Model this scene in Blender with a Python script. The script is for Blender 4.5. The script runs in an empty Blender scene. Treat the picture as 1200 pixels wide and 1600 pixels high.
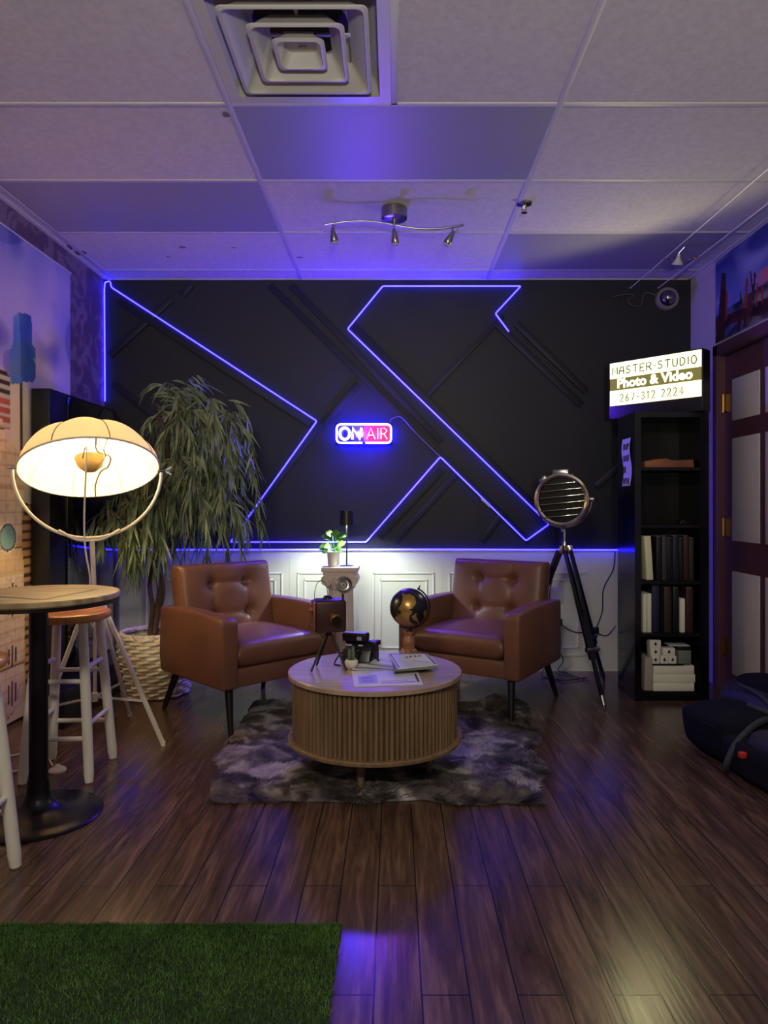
import bpy, bmesh, math, random
from mathutils import Vector, Matrix, noise
random.seed(7)
PI = math.pi
C = bpy.context.scene.collection
sc = bpy.context.scene

# ------------------------------------------------------------------ camera, exposure, lights
F = 1100.0; CH = 1.086; YW = 4.61; XL = -1.89; XR = 1.936; ZC = 2.561
cam = bpy.data.cameras.new('camera'); camo = bpy.data.objects.new('camera', cam); C.objects.link(camo)
camo.location = (0, 0, CH); camo.rotation_euler = (PI/2, 0, 0)
cam.sensor_fit = 'AUTO'; cam.sensor_width = 36; cam.lens = F/1600*36
cam.shift_x = -16/1600; cam.shift_y = -11/1600; cam.clip_start = 0.02
sc.camera = camo
sc.view_settings.view_transform = 'Standard'; sc.view_settings.look = 'None'
sc.view_settings.gamma = 1; sc.view_settings.use_curve_mapping = False
sc.view_settings.exposure = 0.14
w = bpy.data.worlds.new('world'); sc.world = w; w.use_nodes = True
w.node_tree.nodes['Background'].inputs[0].default_value = (0.6, 0.55, 0.6, 1)
w.node_tree.nodes['Background'].inputs[1].default_value = 0.02

LED_S = 15.0        # neon strip strength
SIGN_S = 1.5        # light box strength
ROOM_W = 52.0       # added fill light behind the camera
LAMP_W = 31       # big floor lamp
DESK_W = 8.5        # little lamp on the pedestal

def lamp_light(name, kind, loc, energy, color, size=0.1, rot=(0, 0, 0), **kw):
    l = bpy.data.lights.new(name, kind); l.energy = energy; l.color = color
    if kind == 'AREA':
        l.shape = 'RECTANGLE'; l.size = size; l.size_y = kw.get('size_y', size)
    else:
        l.shadow_soft_size = size
    if kind == 'SPOT':
        l.spot_size = kw.get('angle', 2.0); l.spot_blend = kw.get('blend', 0.3)
    o = bpy.data.objects.new(name, l); C.objects.link(o); o.location = loc; o.rotation_euler = rot
    o['kind'] = 'helper'
    return o
# unseen area light added behind the camera as fill and key
lamp_light('room_fill_light', 'AREA', (-.55, -.7, ZC-0.05), ROOM_W, (1.0, 0.93, 0.80), .55, (math.radians(42), 0, math.radians(-8)), size_y=0.35)

# unseen spot added behind the camera to brighten the ceiling
lamp_light('ceiling_fill_light', 'SPOT', (.2, -1.1, 1.2), 205, (1.0, 0.97, 0.84), .12, (math.radians(180-38), 0, 0), angle=math.radians(130), blend=.8)

# ------------------------------------------------------------------ helpers
def px(x, y, Y):                       # photo measurement -> world point at distance Y
    return Vector(((x-616)*Y/F, Y, CH-(y-789)*Y/F))
def fl(x, y, z=0.0):                   # photo measurement -> world point at height z
    Y = (CH-z)*F/(y-789); return Vector(((x-616)*Y/F, Y, z))

def s2l(c):
    return tuple((v/12.92 if v <= .04045 else ((v+.055)/1.055)**2.4) for v in c)
def rgb(r, g, b): return s2l((r/255, g/255, b/255))

class N:
    def __init__(s, name):
        s.m = bpy.data.materials.new(name); s.m.use_nodes = True
        s.t = s.m.node_tree; s.b = s.t.nodes['Principled BSDF']
    def n(s, typ, **kw):
        x = s.t.nodes.new(typ)
        for k, v in kw.items():
            if k[0] == '_': x.inputs[k[1:].replace('_', ' ')].default_value = v
            else: setattr(x, k, v)
        return x
    def l(s, a, b): s.t.links.new(a, b)

def mat(name, col, rough=0.5, metal=0.0, col2=None, nscale=8, nstretch=(1, 1, 1), bump=0, bscale=60, spec=0.5, coat=0, trans=0, detail=4):
    a = N(name); b = a.b
    b.inputs['Base Color'].default_value = (*col, 1); b.inputs['Roughness'].default_value = rough
    b.inputs['Metallic'].default_value = metal; b.inputs['Specular IOR Level'].default_value = spec
    b.inputs['Coat Weight'].default_value = coat; b.inputs['Transmission Weight'].default_value = trans
    tc = a.n('ShaderNodeTexCoord')
    if col2:
        mp = a.n('ShaderNodeMapping'); mp.inputs['Scale'].default_value = nstretch
        a.l(tc.outputs['Object'], mp.inputs['Vector'])
        nz = a.n('ShaderNodeTexNoise', _Scale=nscale, _Detail=detail); a.l(mp.outputs[0], nz.inputs['Vector'])
        cr = a.n('ShaderNodeValToRGB'); cr.color_ramp.elements[0].position = .35; cr.color_ramp.elements[1].position = .65
        cr.color_ramp.elements[0].color = (*col, 1); cr.color_ramp.elements[1].color = (*col2, 1)
        a.l(nz.outputs[0], cr.inputs[0]); a.l(cr.outputs[0], b.inputs['Base Color'])
    if bump:
        nb = a.n('ShaderNodeTexNoise', _Scale=bscale, _Detail=3.0); a.l(tc.outputs['Object'], nb.inputs['Vector'])
        bp = a.n('ShaderNodeBump', _Strength=bump, _Distance=0.01); a.l(nb.outputs[0], bp.inputs['Height'])
        a.l(bp.outputs[0], b.inputs['Normal'])
    return a.m
def emis(name, col, s, base=(0.8, 0.8, 0.8)):
    a = N(name); a.b.inputs['Base Color'].default_value = (*base, 1)
    a.b.inputs['Emission Color'].default_value = (*col, 1); a.b.inputs['Emission Strength'].default_value = s
    return a.m

class G:
    """collects shapes; build() links them as ONE mesh object"""
    def __init__(s): s.bm = bmesh.new()
    def add(s, t, M=None, mi=0, smooth=False):
        if M is not None: bmesh.ops.transform(t, matrix=M, verts=t.verts)
        for f in t.faces: f.material_index = mi; f.smooth = smooth
        me = bpy.data.meshes.new('tmp'); t.to_mesh(me); s.bm.from_mesh(me); bpy.data.meshes.remove(me); t.free(); return s
    def box(s, x0, x1, y0, y1, z0, z1, bev=0, seg=2, M=None, mi=0, smooth=None):
        t = bmesh.new(); bmesh.ops.create_cube(t, size=1)
        bmesh.ops.transform(t, matrix=Matrix.Translation(((x0+x1)/2, (y0+y1)/2, (z0+z1)/2)) @ Matrix.Diagonal((x1-x0, y1-y0, z1-z0, 1)), verts=t.verts)
        if bev: bmesh.ops.bevel(t, geom=t.edges[:], offset=bev, segments=seg, affect='EDGES', profile=.5)
        return s.add(t, M, mi, bool(bev) if smooth is None else smooth)
    def bar(s, p0, p1, w, h, up=(0, 0, 1), bev=0, mi=0):
        p0 = Vector(p0); p1 = Vector(p1); d = (p1-p0); L = d.length; d.normalize()
        u = Vector(up); u = (u-d*u.dot(d)).normalized(); r = d.cross(u)
        M = Matrix((( r.x, d.x, u.x, 0), (r.y, d.y, u.y, 0), (r.z, d.z, u.z, 0), (0, 0, 0, 1)))
        M = Matrix.Translation((p0+p1)/2) @ M
        return s.box(-w/2, w/2, -L/2, L/2, -h/2, h/2, bev, 2, M, mi)
    def cyl(s, p0, p1, r0, r1=None, seg=24, mi=0, caps=True):
        r1 = r0 if r1 is None else r1
        p0 = Vector(p0); p1 = Vector(p1); d = p1-p0
        t = bmesh.new(); bmesh.ops.create_cone(t, cap_ends=caps, segments=seg, radius1=r0, radius2=r1, depth=d.length)
        M = Matrix.Translation((p0+p1)/2) @ d.to_track_quat('Z', 'Y').to_matrix().to_4x4()
        s.add(t, M, mi, True); return s
    def sph(s, c, r, M=None, sc3=(1, 1, 1), seg=32, mi=0):
        t = bmesh.new(); bmesh.ops.create_uvsphere(t, u_segments=seg, v_segments=seg//2, radius=r)
        A = Matrix.Translation(c) @ (M or Matrix()) @ Matrix.Diagonal((*sc3, 1))
        return s.add(t, A, mi, True)
    def lathe(s, prof, M=None, seg=48, mi=0, rf=None, closed=False, smooth=True):
        """prof: list of (r,z)"""
        t = bmesh.new(); rings = []
        for r, z in prof:
            rings.append([t.verts.new(((r if rf is None else rf(r, 2*PI*i/seg))*math.cos(2*PI*i/seg), (r if rf is None else rf(r, 2*PI*i/seg))*math.sin(2*PI*i/seg), z)) for i in range(seg)])
        n = len(rings)
        for k in range(n if closed else n-1):
            A = rings[k]; B = rings[(k+1) % n]
            for i in range(seg):
                j = (i+1) % seg
                try: t.faces.new((A[i], A[j], B[j], B[i]))
                except ValueError: pass
        if not closed:
            for R, rv in ((rings[0], True), (rings[-1], False)):
                if prof[0 if rv else -1][0] > 1e-4:
                    try: t.faces.new(R[::-1] if rv else R)
                    except ValueError: pass
        bmesh.ops.remove_doubles(t, verts=t.verts, dist=1e-6)
        return s.add(t, M, mi, smooth)
    def tube(s, pts, r, seg=8, mi=0, closed=False, r1=None):
        pts = [Vector(p) for p in pts]; n = len(pts); t = bmesh.new(); rings = []
        up = None
        for i, p in enumerate(pts):
            a = pts[i-1] if (i or closed) else p; b = pts[(i+1) % n] if (i < n-1 or closed) else p
            d = (b-a).normalized() if (b-a).length > 1e-9 else Vector((0, 0, 1))
            if up is None: up = Vector((0, 0, 1)) if abs(d.z) < .9 else Vector((1, 0, 0))
            x = (up-d*up.dot(d)).normalized(); up = x; y = d.cross(x)
            rr = r if r1 is None else r+(r1-r)*i/max(1, n-1)
            rings.append([t.verts.new(p+x*rr*math.cos(2*PI*k/seg)+y*rr*math.sin(2*PI*k/seg)) for k in range(seg)])
        for k in range(n if closed else n-1):
            A = rings[k]; B = rings[(k+1) % n]
            for i in range(seg):
                j = (i+1) % seg; t.faces.new((A[i], A[j], B[j], B[i]))
        if not closed: t.faces.new(rings[0][::-1]); t.faces.new(rings[-1])
        return s.add(t, None, mi, True)
    def prism(s, poly, axis, a, b, M=None, mi=0, bev=0, seg=2):
        """poly in the plane across axis: 'x' -> (y,z), 'y' -> (x,z), 'z' -> (x,y)"""
        t = bmesh.new()
        def v(p, q):
            return {'x': (q, p[0], p[1]), 'y': (p[0], q, p[1]), 'z': (p[0], p[1], q)}[axis]
        A = [t.verts.new(v(p, a)) for p in poly]; B = [t.verts.new(v(p, b)) for p in poly]
        t.faces.new(A); t.faces.new(B[::-1])
        for i in range(len(poly)):
            j = (i+1) % len(poly); t.faces.new((A[j], A[i], B[i], B[j]))
        bmesh.ops.recalc_face_normals(t, faces=t.faces)
        if bev: bmesh.ops.bevel(t, geom=t.edges[:], offset=bev, segments=seg, affect='EDGES', profile=.5, clamp_overlap=True)
        return s.add(t, M, mi, bool(bev))
    def quad(s, a, b, c, d, mi=0):
        t = bmesh.new(); t.faces.new([t.verts.new(p) for p in (a, b, c, d)]); return s.add(t, None, mi)
    def text(s, body, size, depth, M, mi=0, bold=0, shear=0, align='CENTER', spacing=1):
        cu = bpy.data.curves.new('t', 'FONT'); cu.body = body; cu.size = size; cu.extrude = depth; cu.offset = bold
        cu.align_x = align; cu.align_y = 'CENTER'; cu.shear = shear; cu.space_character = spacing; cu.resolution_u = 3
        o = bpy.data.objects.new('t', cu); C.objects.link(o)
        dg = bpy.context.evaluated_depsgraph_get(); me = bpy.data.meshes.new_from_object(o.evaluated_get(dg))
        t = bmesh.new(); t.from_mesh(me); bpy.data.objects.remove(o); bpy.data.curves.remove(cu); bpy.data.meshes.remove(me)
        return s.add(t, M, mi)
    def pillow(s, w, h, t_, nx=24, ny=24, M=None, mi=0, f=None, e=8, k=.35, g=None):
        """cushion in the xy plane, thick along z; f(u,v) adds to the top face"""
        t = bmesh.new(); top = {}; bot = {}
        def q(u): # denser near edges
            return math.sin(u*PI/2)
        for i in range(nx+1):
            for j in range(ny+1):
                u = q(-1+2*i/nx); v = q(-1+2*j/ny)
                pr = max(0, (1-abs(u)**e))**k*max(0, (1-abs(v)**e))**k
                x = u*w/2; y = v*h/2
                # round the corners
                z = t_/2*pr
                zt = z+(f(x, y)*pr if f else 0)
                if i in (0, nx) or j in (0, ny):
                    vv = t.verts.new((x, y, 0)); top[i, j] = vv; bot[i, j] = vv
                else:
                    top[i, j] = t.verts.new((x, y, zt)); bot[i, j] = t.verts.new((x, y, -z))
        for i in range(nx):
            for j in range(ny):
                for D, rv in ((top, False), (bot, True)):
                    vs = [D[i, j], D[i+1, j], D[i+1, j+1], D[i, j+1]]
                    try: t.faces.new(vs[::-1] if rv else vs)
                    except ValueError: pass
        return s.add(t, M, mi, True)
    def build(s, name, mats, parent=None, loc=None, label=None, fix=True):
        if fix: bmesh.ops.recalc_face_normals(s.bm, faces=s.bm.faces)
        me = bpy.data.meshes.new(name)
        if loc is not None: bmesh.ops.translate(s.bm, verts=s.bm.verts, vec=-Vector(loc))
        s.bm.to_mesh(me); s.bm.free(); me.set_sharp_from_angle(angle=math.radians(42))
        for m in (mats if isinstance(mats, (list, tuple)) else [mats]): me.materials.append(m)
        o = bpy.data.objects.new(name, me); C.objects.link(o)
        if loc is not None: o.location = loc
        if parent: o.parent = parent
        if label: o['label'] = label
        return o
def tag(o, label=None, cat=None, group=None, kind=None):
    if label: o['label'] = label
    if cat: o['category'] = cat
    if group: o['group'] = group
    if kind: o['kind'] = kind
    return o
def thing(name, label, cat, loc=(0, 0, 0), rz=0, group=None):
    o = bpy.data.objects.new(name, None); C.objects.link(o); o.empty_display_size = .05
    o.location = loc; o.rotation_euler = (0, 0, rz); return tag(o, label, cat, group)
def struct(o): o['kind'] = 'structure'; return o
def dup(root, loc, rz, label=None, group=None):
    r = root.copy(); C.objects.link(r); r.location = loc; r.rotation_euler = (0, 0, rz)
    if label: r['label'] = label
    if group: r['group'] = group
    for ch in list(root.children):
        c = ch.copy(); C.objects.link(c); c.parent = r
        for g in list(ch.children):
            d = g.copy(); C.objects.link(d); d.parent = c
    return r
def T(x, y, z): return Matrix.Translation((x, y, z))
def R(a, ax): return Matrix.Rotation(a, 4, ax)
def arc(cx, cz, r, a0, a1, n):
    return [(cx+r*math.cos(a0+(a1-a0)*i/n), cz+r*math.sin(a0+(a1-a0)*i/n)) for i in range(n+1)]
def smoothpath(pts, n=6):
    pts = [Vector(p) for p in pts]; out = []
    for i in range(len(pts)-1):
        p0 = pts[max(0, i-1)]; p1 = pts[i]; p2 = pts[i+1]; p3 = pts[min(len(pts)-1, i+2)]
        for k in range(n):
            t = k/n
            out.append(.5*((2*p1)+(-p0+p2)*t+(2*p0-5*p1+4*p2-p3)*t*t+(-p0+3*p1-3*p2+p3)*t**3))
    out.append(pts[-1]); return out
def rounded(pts, r, n=5):
    """polyline with rounded corners"""
    pts = [Vector(p) for p in pts]; out = [pts[0]]
    for i in range(1, len(pts)-1):
        a = (pts[i-1]-pts[i]); b = (pts[i+1]-pts[i]); q = min(r, a.length*.45, b.length*.45)
        A = pts[i]+a.normalized()*q; B = pts[i]+b.normalized()*q
        for k in range(n+1):
            t = k/n; out.append(A*(1-t)**2+pts[i]*2*t*(1-t)+B*t*t)
    out.append(pts[-1]); return out
def raw(name, verts, faces, m, parent=None, smooth=False, cols=None):
    me = bpy.data.meshes.new(name); me.from_pydata(verts, [], faces)
    for x in (m if isinstance(m, (list, tuple)) else [m]): me.materials.append(x)
    if smooth: me.polygons.foreach_set('use_smooth', [True]*len(faces))
    if cols is not None:
        ca = me.color_attributes.new('print', 'FLOAT_COLOR', 'POINT')
        ca.data.foreach_set('color', [c for col in cols for c in (*col, 1)])
    o = bpy.data.objects.new(name, me); C.objects.link(o)
    if parent: o.parent = parent
    return o
def attr_mat(name, rough=.5, spec=.3):
    a = N(name); at = a.n('ShaderNodeAttribute', attribute_name='print'); a.l(at.outputs['Color'], a.b.inputs['Base Color'])
    a.b.inputs['Roughness'].default_value = rough; a.b.inputs['Specular IOR Level'].default_value = spec; return a.m

# stroke letters (unit box 0..1 x 0..1)
def ell(cx, cy, rx, ry, a0=0, a1=360, n=16):
    return [(cx+rx*math.cos(math.radians(a0+(a1-a0)*i/n)), cy+ry*math.sin(math.radians(a0+(a1-a0)*i/n))) for i in range(n+1)]
GL = {
 'M': [[(0, 0), (.08, 1), (.5, .35), (.92, 1), (1, 0)]],
 'A': [[(0, 0), (.1, .6), (.45, 1), (.8, 1), (.95, 0)], [(.05, .42), (.9, .42)]],
 'S': [[(.85, .88), (.5, 1), (.15, .85), (.2, .62), (.75, .42), (.85, .18), (.5, 0), (.08, .12)]],
 'T': [[(0, 1), (1, 1)], [(.5, 1), (.5, 0)]],
 'E': [[(.9, 1), (.1, 1), (.1, 0), (.9, 0)], [(.1, .5), (.7, .5)]],
 'R': [[(.05, 0), (.05, 1), (.6, 1), (.85, .82), (.8, .6), (.4, .48), (.1, .48)], [(.4, .48), (.95, 0)]],
 'U': [[(.1, 1), (.1, .25), (.3, 0), (.7, 0), (.9, .25), (.9, 1)]],
 'D': [[(.1, 0), (.1, 1), (.5, 1), (.88, .75), (.9, .3), (.5, 0), (.1, 0)]],
 'I': [[(.5, 0), (.5, 1)]],
 'O': [ell(.5, .5, .45, .5)],
 'N': [[(.08, 0), (.08, 1), (.92, 0), (.92, 1)]],
 'P': [[(.1, 0), (.1, 1), (.65, 1), (.85, .75), (.65, .5), (.1, .5)]],
 'a': [[(0, 0), (.5, 1), (1, 0)], [(.2, .38), (.8, .38)]],
 '2': [[(.1, .78), (.25, .97), (.5, 1), (.8, .9), (.85, .7), (.6, .4), (.08, 0), (.9, 0)]],
 '6': [[(.75, 1), (.35, .7), (.12, .3), (.25, .05), (.5, 0), (.8, .12), (.85, .35), (.6, .56), (.2, .45)]],
 '7': [[(.08, 1), (.9, 1), (.35, 0)]],
 '3': [[(.1, .9), (.5, 1), (.82, .82), (.75, .6), (.4, .52), (.8, .42), (.88, .2), (.5, 0), (.08, .12)]],
 '1': [[(.25, .8), (.55, 1), (.55, 0)]],
 '4': [[(.7, 0), (.7, 1), (.05, .3), (.95, .3)]],
 '-': [[(.2, .45), (.8, .45)]], '.': [[(.4, .5), (.6, .5)]], ' ': [],
}
def strokes(g, txt, x0, z0, cw, ch, gap, P, r, mi=0, narrow={'I': .3, '.': .4, '1': .7, '-': .7, ' ': .5}):
    """P(x,z) maps sign coordinates to a world point"""
    x = x0
    for c in txt:
        wd = cw*narrow.get(c, 1)
        for st in GL[c]:
            pts = [P(x+(a-.5)*cw*1.0+wd/2, z0+b*ch) if c in narrow else P(x+a*cw, z0+b*ch) for a, b in st]
            g.tube(pts, r, 6, mi)
        x += wd+gap
    return x
def strokes_w(txt, cw, gap, narrow={'I': .3, '.': .4, '1': .7, '-': .7, ' ': .5}):
    return sum(cw*narrow.get(c, 1)+gap for c in txt)-gap

# ------------------------------------------------------------------ materials
def floor_mat():
    a = N('laminate_floor'); tc = a.n('ShaderNodeTexCoord')
    mp = a.n('ShaderNodeMapping'); mp.inputs['Rotation'].default_value = (0, 0, PI/2); mp.inputs['Location'].default_value = (.35, 0.045, 0)
    a.l(tc.outputs['Object'], mp.inputs['Vector'])
    br = a.n('ShaderNodeTexBrick', offset=.37, offset_frequency=2, _Scale=1.0, _Mortar_Size=.0022, _Brick_Width=1.21, _Row_Height=.106, _Bias=0.0, _Mortar_Smooth=.2)
    br.inputs['Color1'].default_value = (.35, .35, .35, 1); br.inputs['Color2'].default_value = (.75, .75, .75, 1); br.inputs['Mortar'].default_value = (0, 0, 0, 1)
    a.l(mp.outputs[0], br.inputs['Vector'])
    m2 = a.n('ShaderNodeMapping'); m2.inputs['Scale'].default_value = (9, .9, 1); a.l(tc.outputs['Object'], m2.inputs['Vector'])
    nz = a.n('ShaderNodeTexNoise', _Scale=2.2, _Detail=8.0, _Roughness=.62, _Distortion=1.2); a.l(m2.outputs[0], nz.inputs['Vector'])
    m3 = a.n('ShaderNodeMapping'); m3.inputs['Scale'].default_value = (40, 2.4, 1); a.l(tc.outputs['Object'], m3.inputs['Vector'])
    nz2 = a.n('ShaderNodeTexNoise', _Scale=2.0, _Detail=5.0); a.l(m3.outputs[0], nz2.inputs['Vector'])
    ad = a.n('ShaderNodeMath', operation='MULTIPLY_ADD'); ad.inputs[1].default_value = .45
    a.l(nz2.outputs[0], ad.inputs[0]); a.l(nz.outputs[0], ad.inputs[2])
    a2 = a.n('ShaderNodeMath', operation='MULTIPLY_ADD'); a2.inputs[1].default_value = .12
    a.l(br.outputs['Color'], a2.inputs[0]); a.l(ad.outputs[0], a2.inputs[2])
    cr = a.n('ShaderNodeValToRGB'); e = cr.color_ramp.elements
    e[0].position = .55; e[0].color = (*rgb(54, 39, 31), 1); e[1].position = 1.0; e[1].color = (*rgb(112, 86, 69), 1)
    x = cr.color_ramp.elements.new(.78); x.color = (*rgb(80, 59, 47), 1)
    a.l(a2.outputs[0], cr.inputs[0])
    mx = a.n('ShaderNodeMix', data_type='RGBA'); a.l(br.outputs['Fac'], mx.inputs['Factor'])
    a.l(cr.outputs[0], mx.inputs[6]); mx.inputs[7].default_value = (.01, .008, .007, 1)
    a.l(mx.outputs[2], a.b.inputs['Base Color']); a.b.inputs['Specular IOR Level'].default_value = .4
    rr = a.n('ShaderNodeMapRange'); rr.inputs['To Min'].default_value = .17; rr.inputs['To Max'].default_value = .30
    a.l(nz.outputs[0], rr.inputs['Value']); a.l(rr.outputs[0], a.b.inputs['Roughness'])
    h = a.n('ShaderNodeMath', operation='MULTIPLY_ADD'); h.inputs[1].default_value = -3.0; a.l(br.outputs['Fac'], h.inputs[0]); a.l(nz2.outputs[0], h.inputs[2])
    bp = a.n('ShaderNodeBump', _Strength=.12, _Distance=.003); a.l(h.outputs[0], bp.inputs['Height']); a.l(bp.outputs[0], a.b.inputs['Normal'])
    return a.m
M_floor = floor_mat()
M_tile = mat('mineral_tile', rgb(206, 200, 198), .85, col2=rgb(196, 190, 188), nscale=40, bump=.25, bscale=220)
M_grid = mat('white_tee', rgb(200, 196, 196), .45)
M_lens = mat('acrylic_lens', rgb(150, 146, 158), .46, spec=1.0, bump=.02, bscale=300)
M_dark = mat('accent_black', rgb(24, 24, 29), .55, col2=rgb(27, 27, 32), nscale=3, bump=.05, bscale=150, spec=.4)
M_white = mat('wainscot_white', rgb(218, 216, 204), .45, bump=.03, bscale=80)
M_wall = mat('painted_wall', rgb(178, 170, 168), .8, bump=.08, bscale=120)
M_gloss = mat('gloss_black', rgb(12, 12, 13), .06, spec=.8, coat=1)
M_black = mat('satin_black', rgb(15, 15, 16), .35)
M_bm = mat('black_metal', rgb(18, 17, 17), .32, metal=.3)
M_chrome = mat('polished_metal', rgb(205, 200, 185), .16, metal=1)
M_steel = mat('brushed_metal', rgb(160, 156, 150), .28, metal=1)
M_leather = mat('tan_leather', rgb(118, 77, 56), .38, col2=rgb(106, 70, 51), nscale=3, bump=.12, bscale=260, spec=.5)
M_leg = mat('black_wood', rgb(14, 12, 11), .35)
M_oak = mat('oak_veneer', rgb(134, 108, 76), .42, col2=rgb(108, 86, 60), nscale=3, nstretch=(14, 14, 1.2), detail=6)
M_top = mat('oak_top', rgb(182, 158, 136), .30, col2=rgb(160, 136, 114), nscale=3, nstretch=(2, 16, 2), detail=6)
M_cream = mat('white_paint', rgb(214, 208, 190), .5)
M_seat = mat('varnished_seat', rgb(218, 152, 84), .3, col2=rgb(196, 128, 64), nscale=3, nstretch=(12, 1.5, 1))
M_stone = mat('plaster', rgb(206, 194, 180), .6, bump=.1, bscale=60)
M_purple = mat('plum_door', rgb(92, 54, 66), .5, col2=rgb(84, 50, 60), nscale=4)
M_panelw = mat('lilac_white', rgb(206, 198, 200), .55)
M_brass = mat('brass', rgb(190, 150, 70), .3, metal=1)
M_paper = mat('paper', rgb(214, 214, 216), .55)
M_cord = mat('black_cord', rgb(16, 15, 15), .5)
M_wcord = mat('white_cord', rgb(212, 206, 190), .5)
M_led = emis('neon_blue', (.009, .0065, 1), LED_S)
M_on = emis('neon_white', (.05, .05, 1), 45)
M_air = emis('neon_red', (1, .06, .16), 7)
M_frame_neon = emis('neon_violet_white', (.05, .036, 1), 40)
M_acr = mat('blue_acrylic', rgb(30, 30, 60), .2, trans=.0)

# ------------------------------------------------------------------ room shell
YB = -2.6
g = G(); g.box(XL-.1, XR+.1, YB, YW+.1, -.08, 0); struct(g.build('floor', M_floor))
# back wall: black above, white wainscot below
g = G(); g.box(XL-.1, XR+.1, YW, YW+.1, 0, ZC+.15); wb = struct(g.build('wall_back', M_wall))
ZR = px(0, 858, YW).z
g = G(); g.box(XL, px(1078, 0, YW).x, YW-.012, YW, ZR-.005, px(0, 438, YW).z); blk = g.build('accent_panel', M_dark, wb)
# wainscot boards with routed rectangles
g = G(); g.box(XL, px(966, 0, YW).x+.35, YW-.014, YW-.0005, 0.0, ZR-.004)
def routed(g, x0, x1, z0, z1, w=.010, d=.006):
    for a, b, c, e in ((x0, x1, z1-w, z1), (x0, x1, z0, z0+w), (x0, x0+w, z0, z1), (x1-w, x1, z0, z1)):
        g.box(a, b, YW-.014-d, YW-.013, c, e, bev=.002, seg=1)
bw = .495; xs = px(454, 0, YW).x
for k in range(-3, 6):
    x0 = xs+k*bw
    if x0 < XL or x0+bw > 1.75: continue
    routed(g, x0+.045, x0+bw-.05, .10, .645); routed(g, x0+.090, x0+bw-.095, .15, .600)
    g.box(x0-.0015, x0+.0015, YW-.0155, YW-.013, 0, ZR-.004)
g.build('wainscot', M_white, wb)
g = G(); g.box(XL, px(966, 0, YW).x+.35, YW-.03, YW-.012, ZR-.012, ZR-.004, bev=.002); g.build('rail', M_white, wb)
# raised battens on the black wall (diagonals)
def batten(a, b, w=.05, d=.02):
    A = px(a[0], a[1], YW-.012); B = px(b[0], b[1], YW-.012)
    g = G(); g.bar(A-Vector((0, d/2, 0)), B-Vector((0, d/2, 0)), d, w, up=(0, 0, 1) if abs((B-A).z) < abs((B-A).x)*3 else (1, 0, 0), bev=.002)
    return g.build('batten', M_dark, wb)
for a, b in (((422, 446), (826, 846)), ((455, 446), (690, 690)), ((508, 655), (366, 838)), ((560, 600), (505, 664)), 
             ((592, 840), (692, 733)), ((617, 846), (712, 742)), ((550, 506), (852, 808)), ((668, 618), (786, 494)), ((775, 506), (908, 634)), ((806, 506), (915, 612)),
             ((268, 468), (172, 556)), ((178, 600), (345, 732)), ((186, 470), (486, 664)), ((752, 846), (786, 800)), ((930, 760), (1010, 690)), ((300, 445), (285, 462))):
    bn_ = len(wb.children); batten(a, b, .045 if a != (668, 618) else .03, .012+.0007*bn_)
# side walls
def wallpaper():
    a = N('damask_wallpaper'); tc = a.n('ShaderNodeTexCoord')
    nz = a.n('ShaderNodeTexNoise', _Scale=6.5, _Detail=2.5, _Distortion=1.6); a.l(tc.outputs['Object'], nz.inputs['Vector'])
    cr = a.n('ShaderNodeValToRGB'); e = cr.color_ramp.elements
    e[0].position = .50; e[0].color = (*rgb(88, 66, 84), 1); e[1].position = .56; e[1].color = (*rgb(118, 100, 112), 1)
    a.l(nz.outputs[0], cr.inputs[0]); a.l(cr.outputs[0], a.b.inputs['Base Color']); a.b.inputs['Roughness'].default_value = .6
    return a.m
g = G(); g.box(XL-.1, XL, YB, YW, 0, ZC+.15); struct(g.build('wall_left', wallpaper()))
# right wall with door opening
DY0, DY1, DZ = 3.32, 4.195, 1.975
g = G(); g.box(XR, XR+.12, YB, DY0, 0, ZC+.15); g.box(XR, XR+.12, DY1, YW, 0, ZC+.15); g.box(XR, XR+.12, DY0, DY1, DZ, ZC+.15)
struct(g.build('wall_right', M_wall))
g = G(); g.box(XL-.1, XR+.1, YB-.1, YB, 0, ZC+.15); struct(g.build('wall_rear', M_wall))
# door
XD = 1.97
g = G(); g.box(XD, XD+.04, DY0+.005, DY1-.005, .008, DZ-.006); door = struct(g.build('door_1', M_purple))
for ya, yb in ((4.096, 3.79), (3.73, 3.424)):
    for z0, z1 in ((1.574, 1.816), (.877, 1.473), (.103, .702)):
        g = G(); g.box(XD-.006, XD+.002, yb, ya, z0, z1, bev=.004); g.build('door_panel', M_panelw, door)
for z in (1.69, .955, .25):
    g = G(); g.box(XD-.012, XD+.001, DY1-.045, DY1-.004, z-.05, z+.05); g.cyl((XD-.014, DY1-.006, z-.055), (XD-.014, DY1-.006, z+.055), .006, seg=10)
    g.build('hinge', M_brass, door)
g = G(); g.cyl((XD-.004, DY0+.06, .98), (XD-.05, DY0+.06, .98), .012); g.sph((XD-.06, DY0+.06, .98), .027); g.build('door_knob', M_brass, door)
g = G()
g.box(XR-.014, XR+.0, DY1, DY1+.055, 0, DZ+.065, bev=.003); g.box(XR-.014, XR, DY0-.055, DY0, 0, DZ+.065, bev=.003)
g.box(XR-.014, XR, DY0-.055, DY1+.055, DZ, DZ+.065, bev=.003)
g.box(XR, XD+.06, DY1-.004, DY1+.0, 0, DZ); g.box(XR, XD+.06, DY0, DY0+.004, 0, DZ); g.box(XR, XD+.06, DY0, DY1, DZ-.004, DZ)
struct(g.build('trim_1', M_purple))
g = G(); g.box(XL, XL+.012, 0.0, 3.34, 0, .09, bev=.003); struct(g.build('baseboard_left', M_purple))
g = G(); g.box(XR-.012, XR, 0.0, DY0-.06, 0, .09, bev=.003); struct(g.build('baseboard_right', M_purple))
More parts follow.
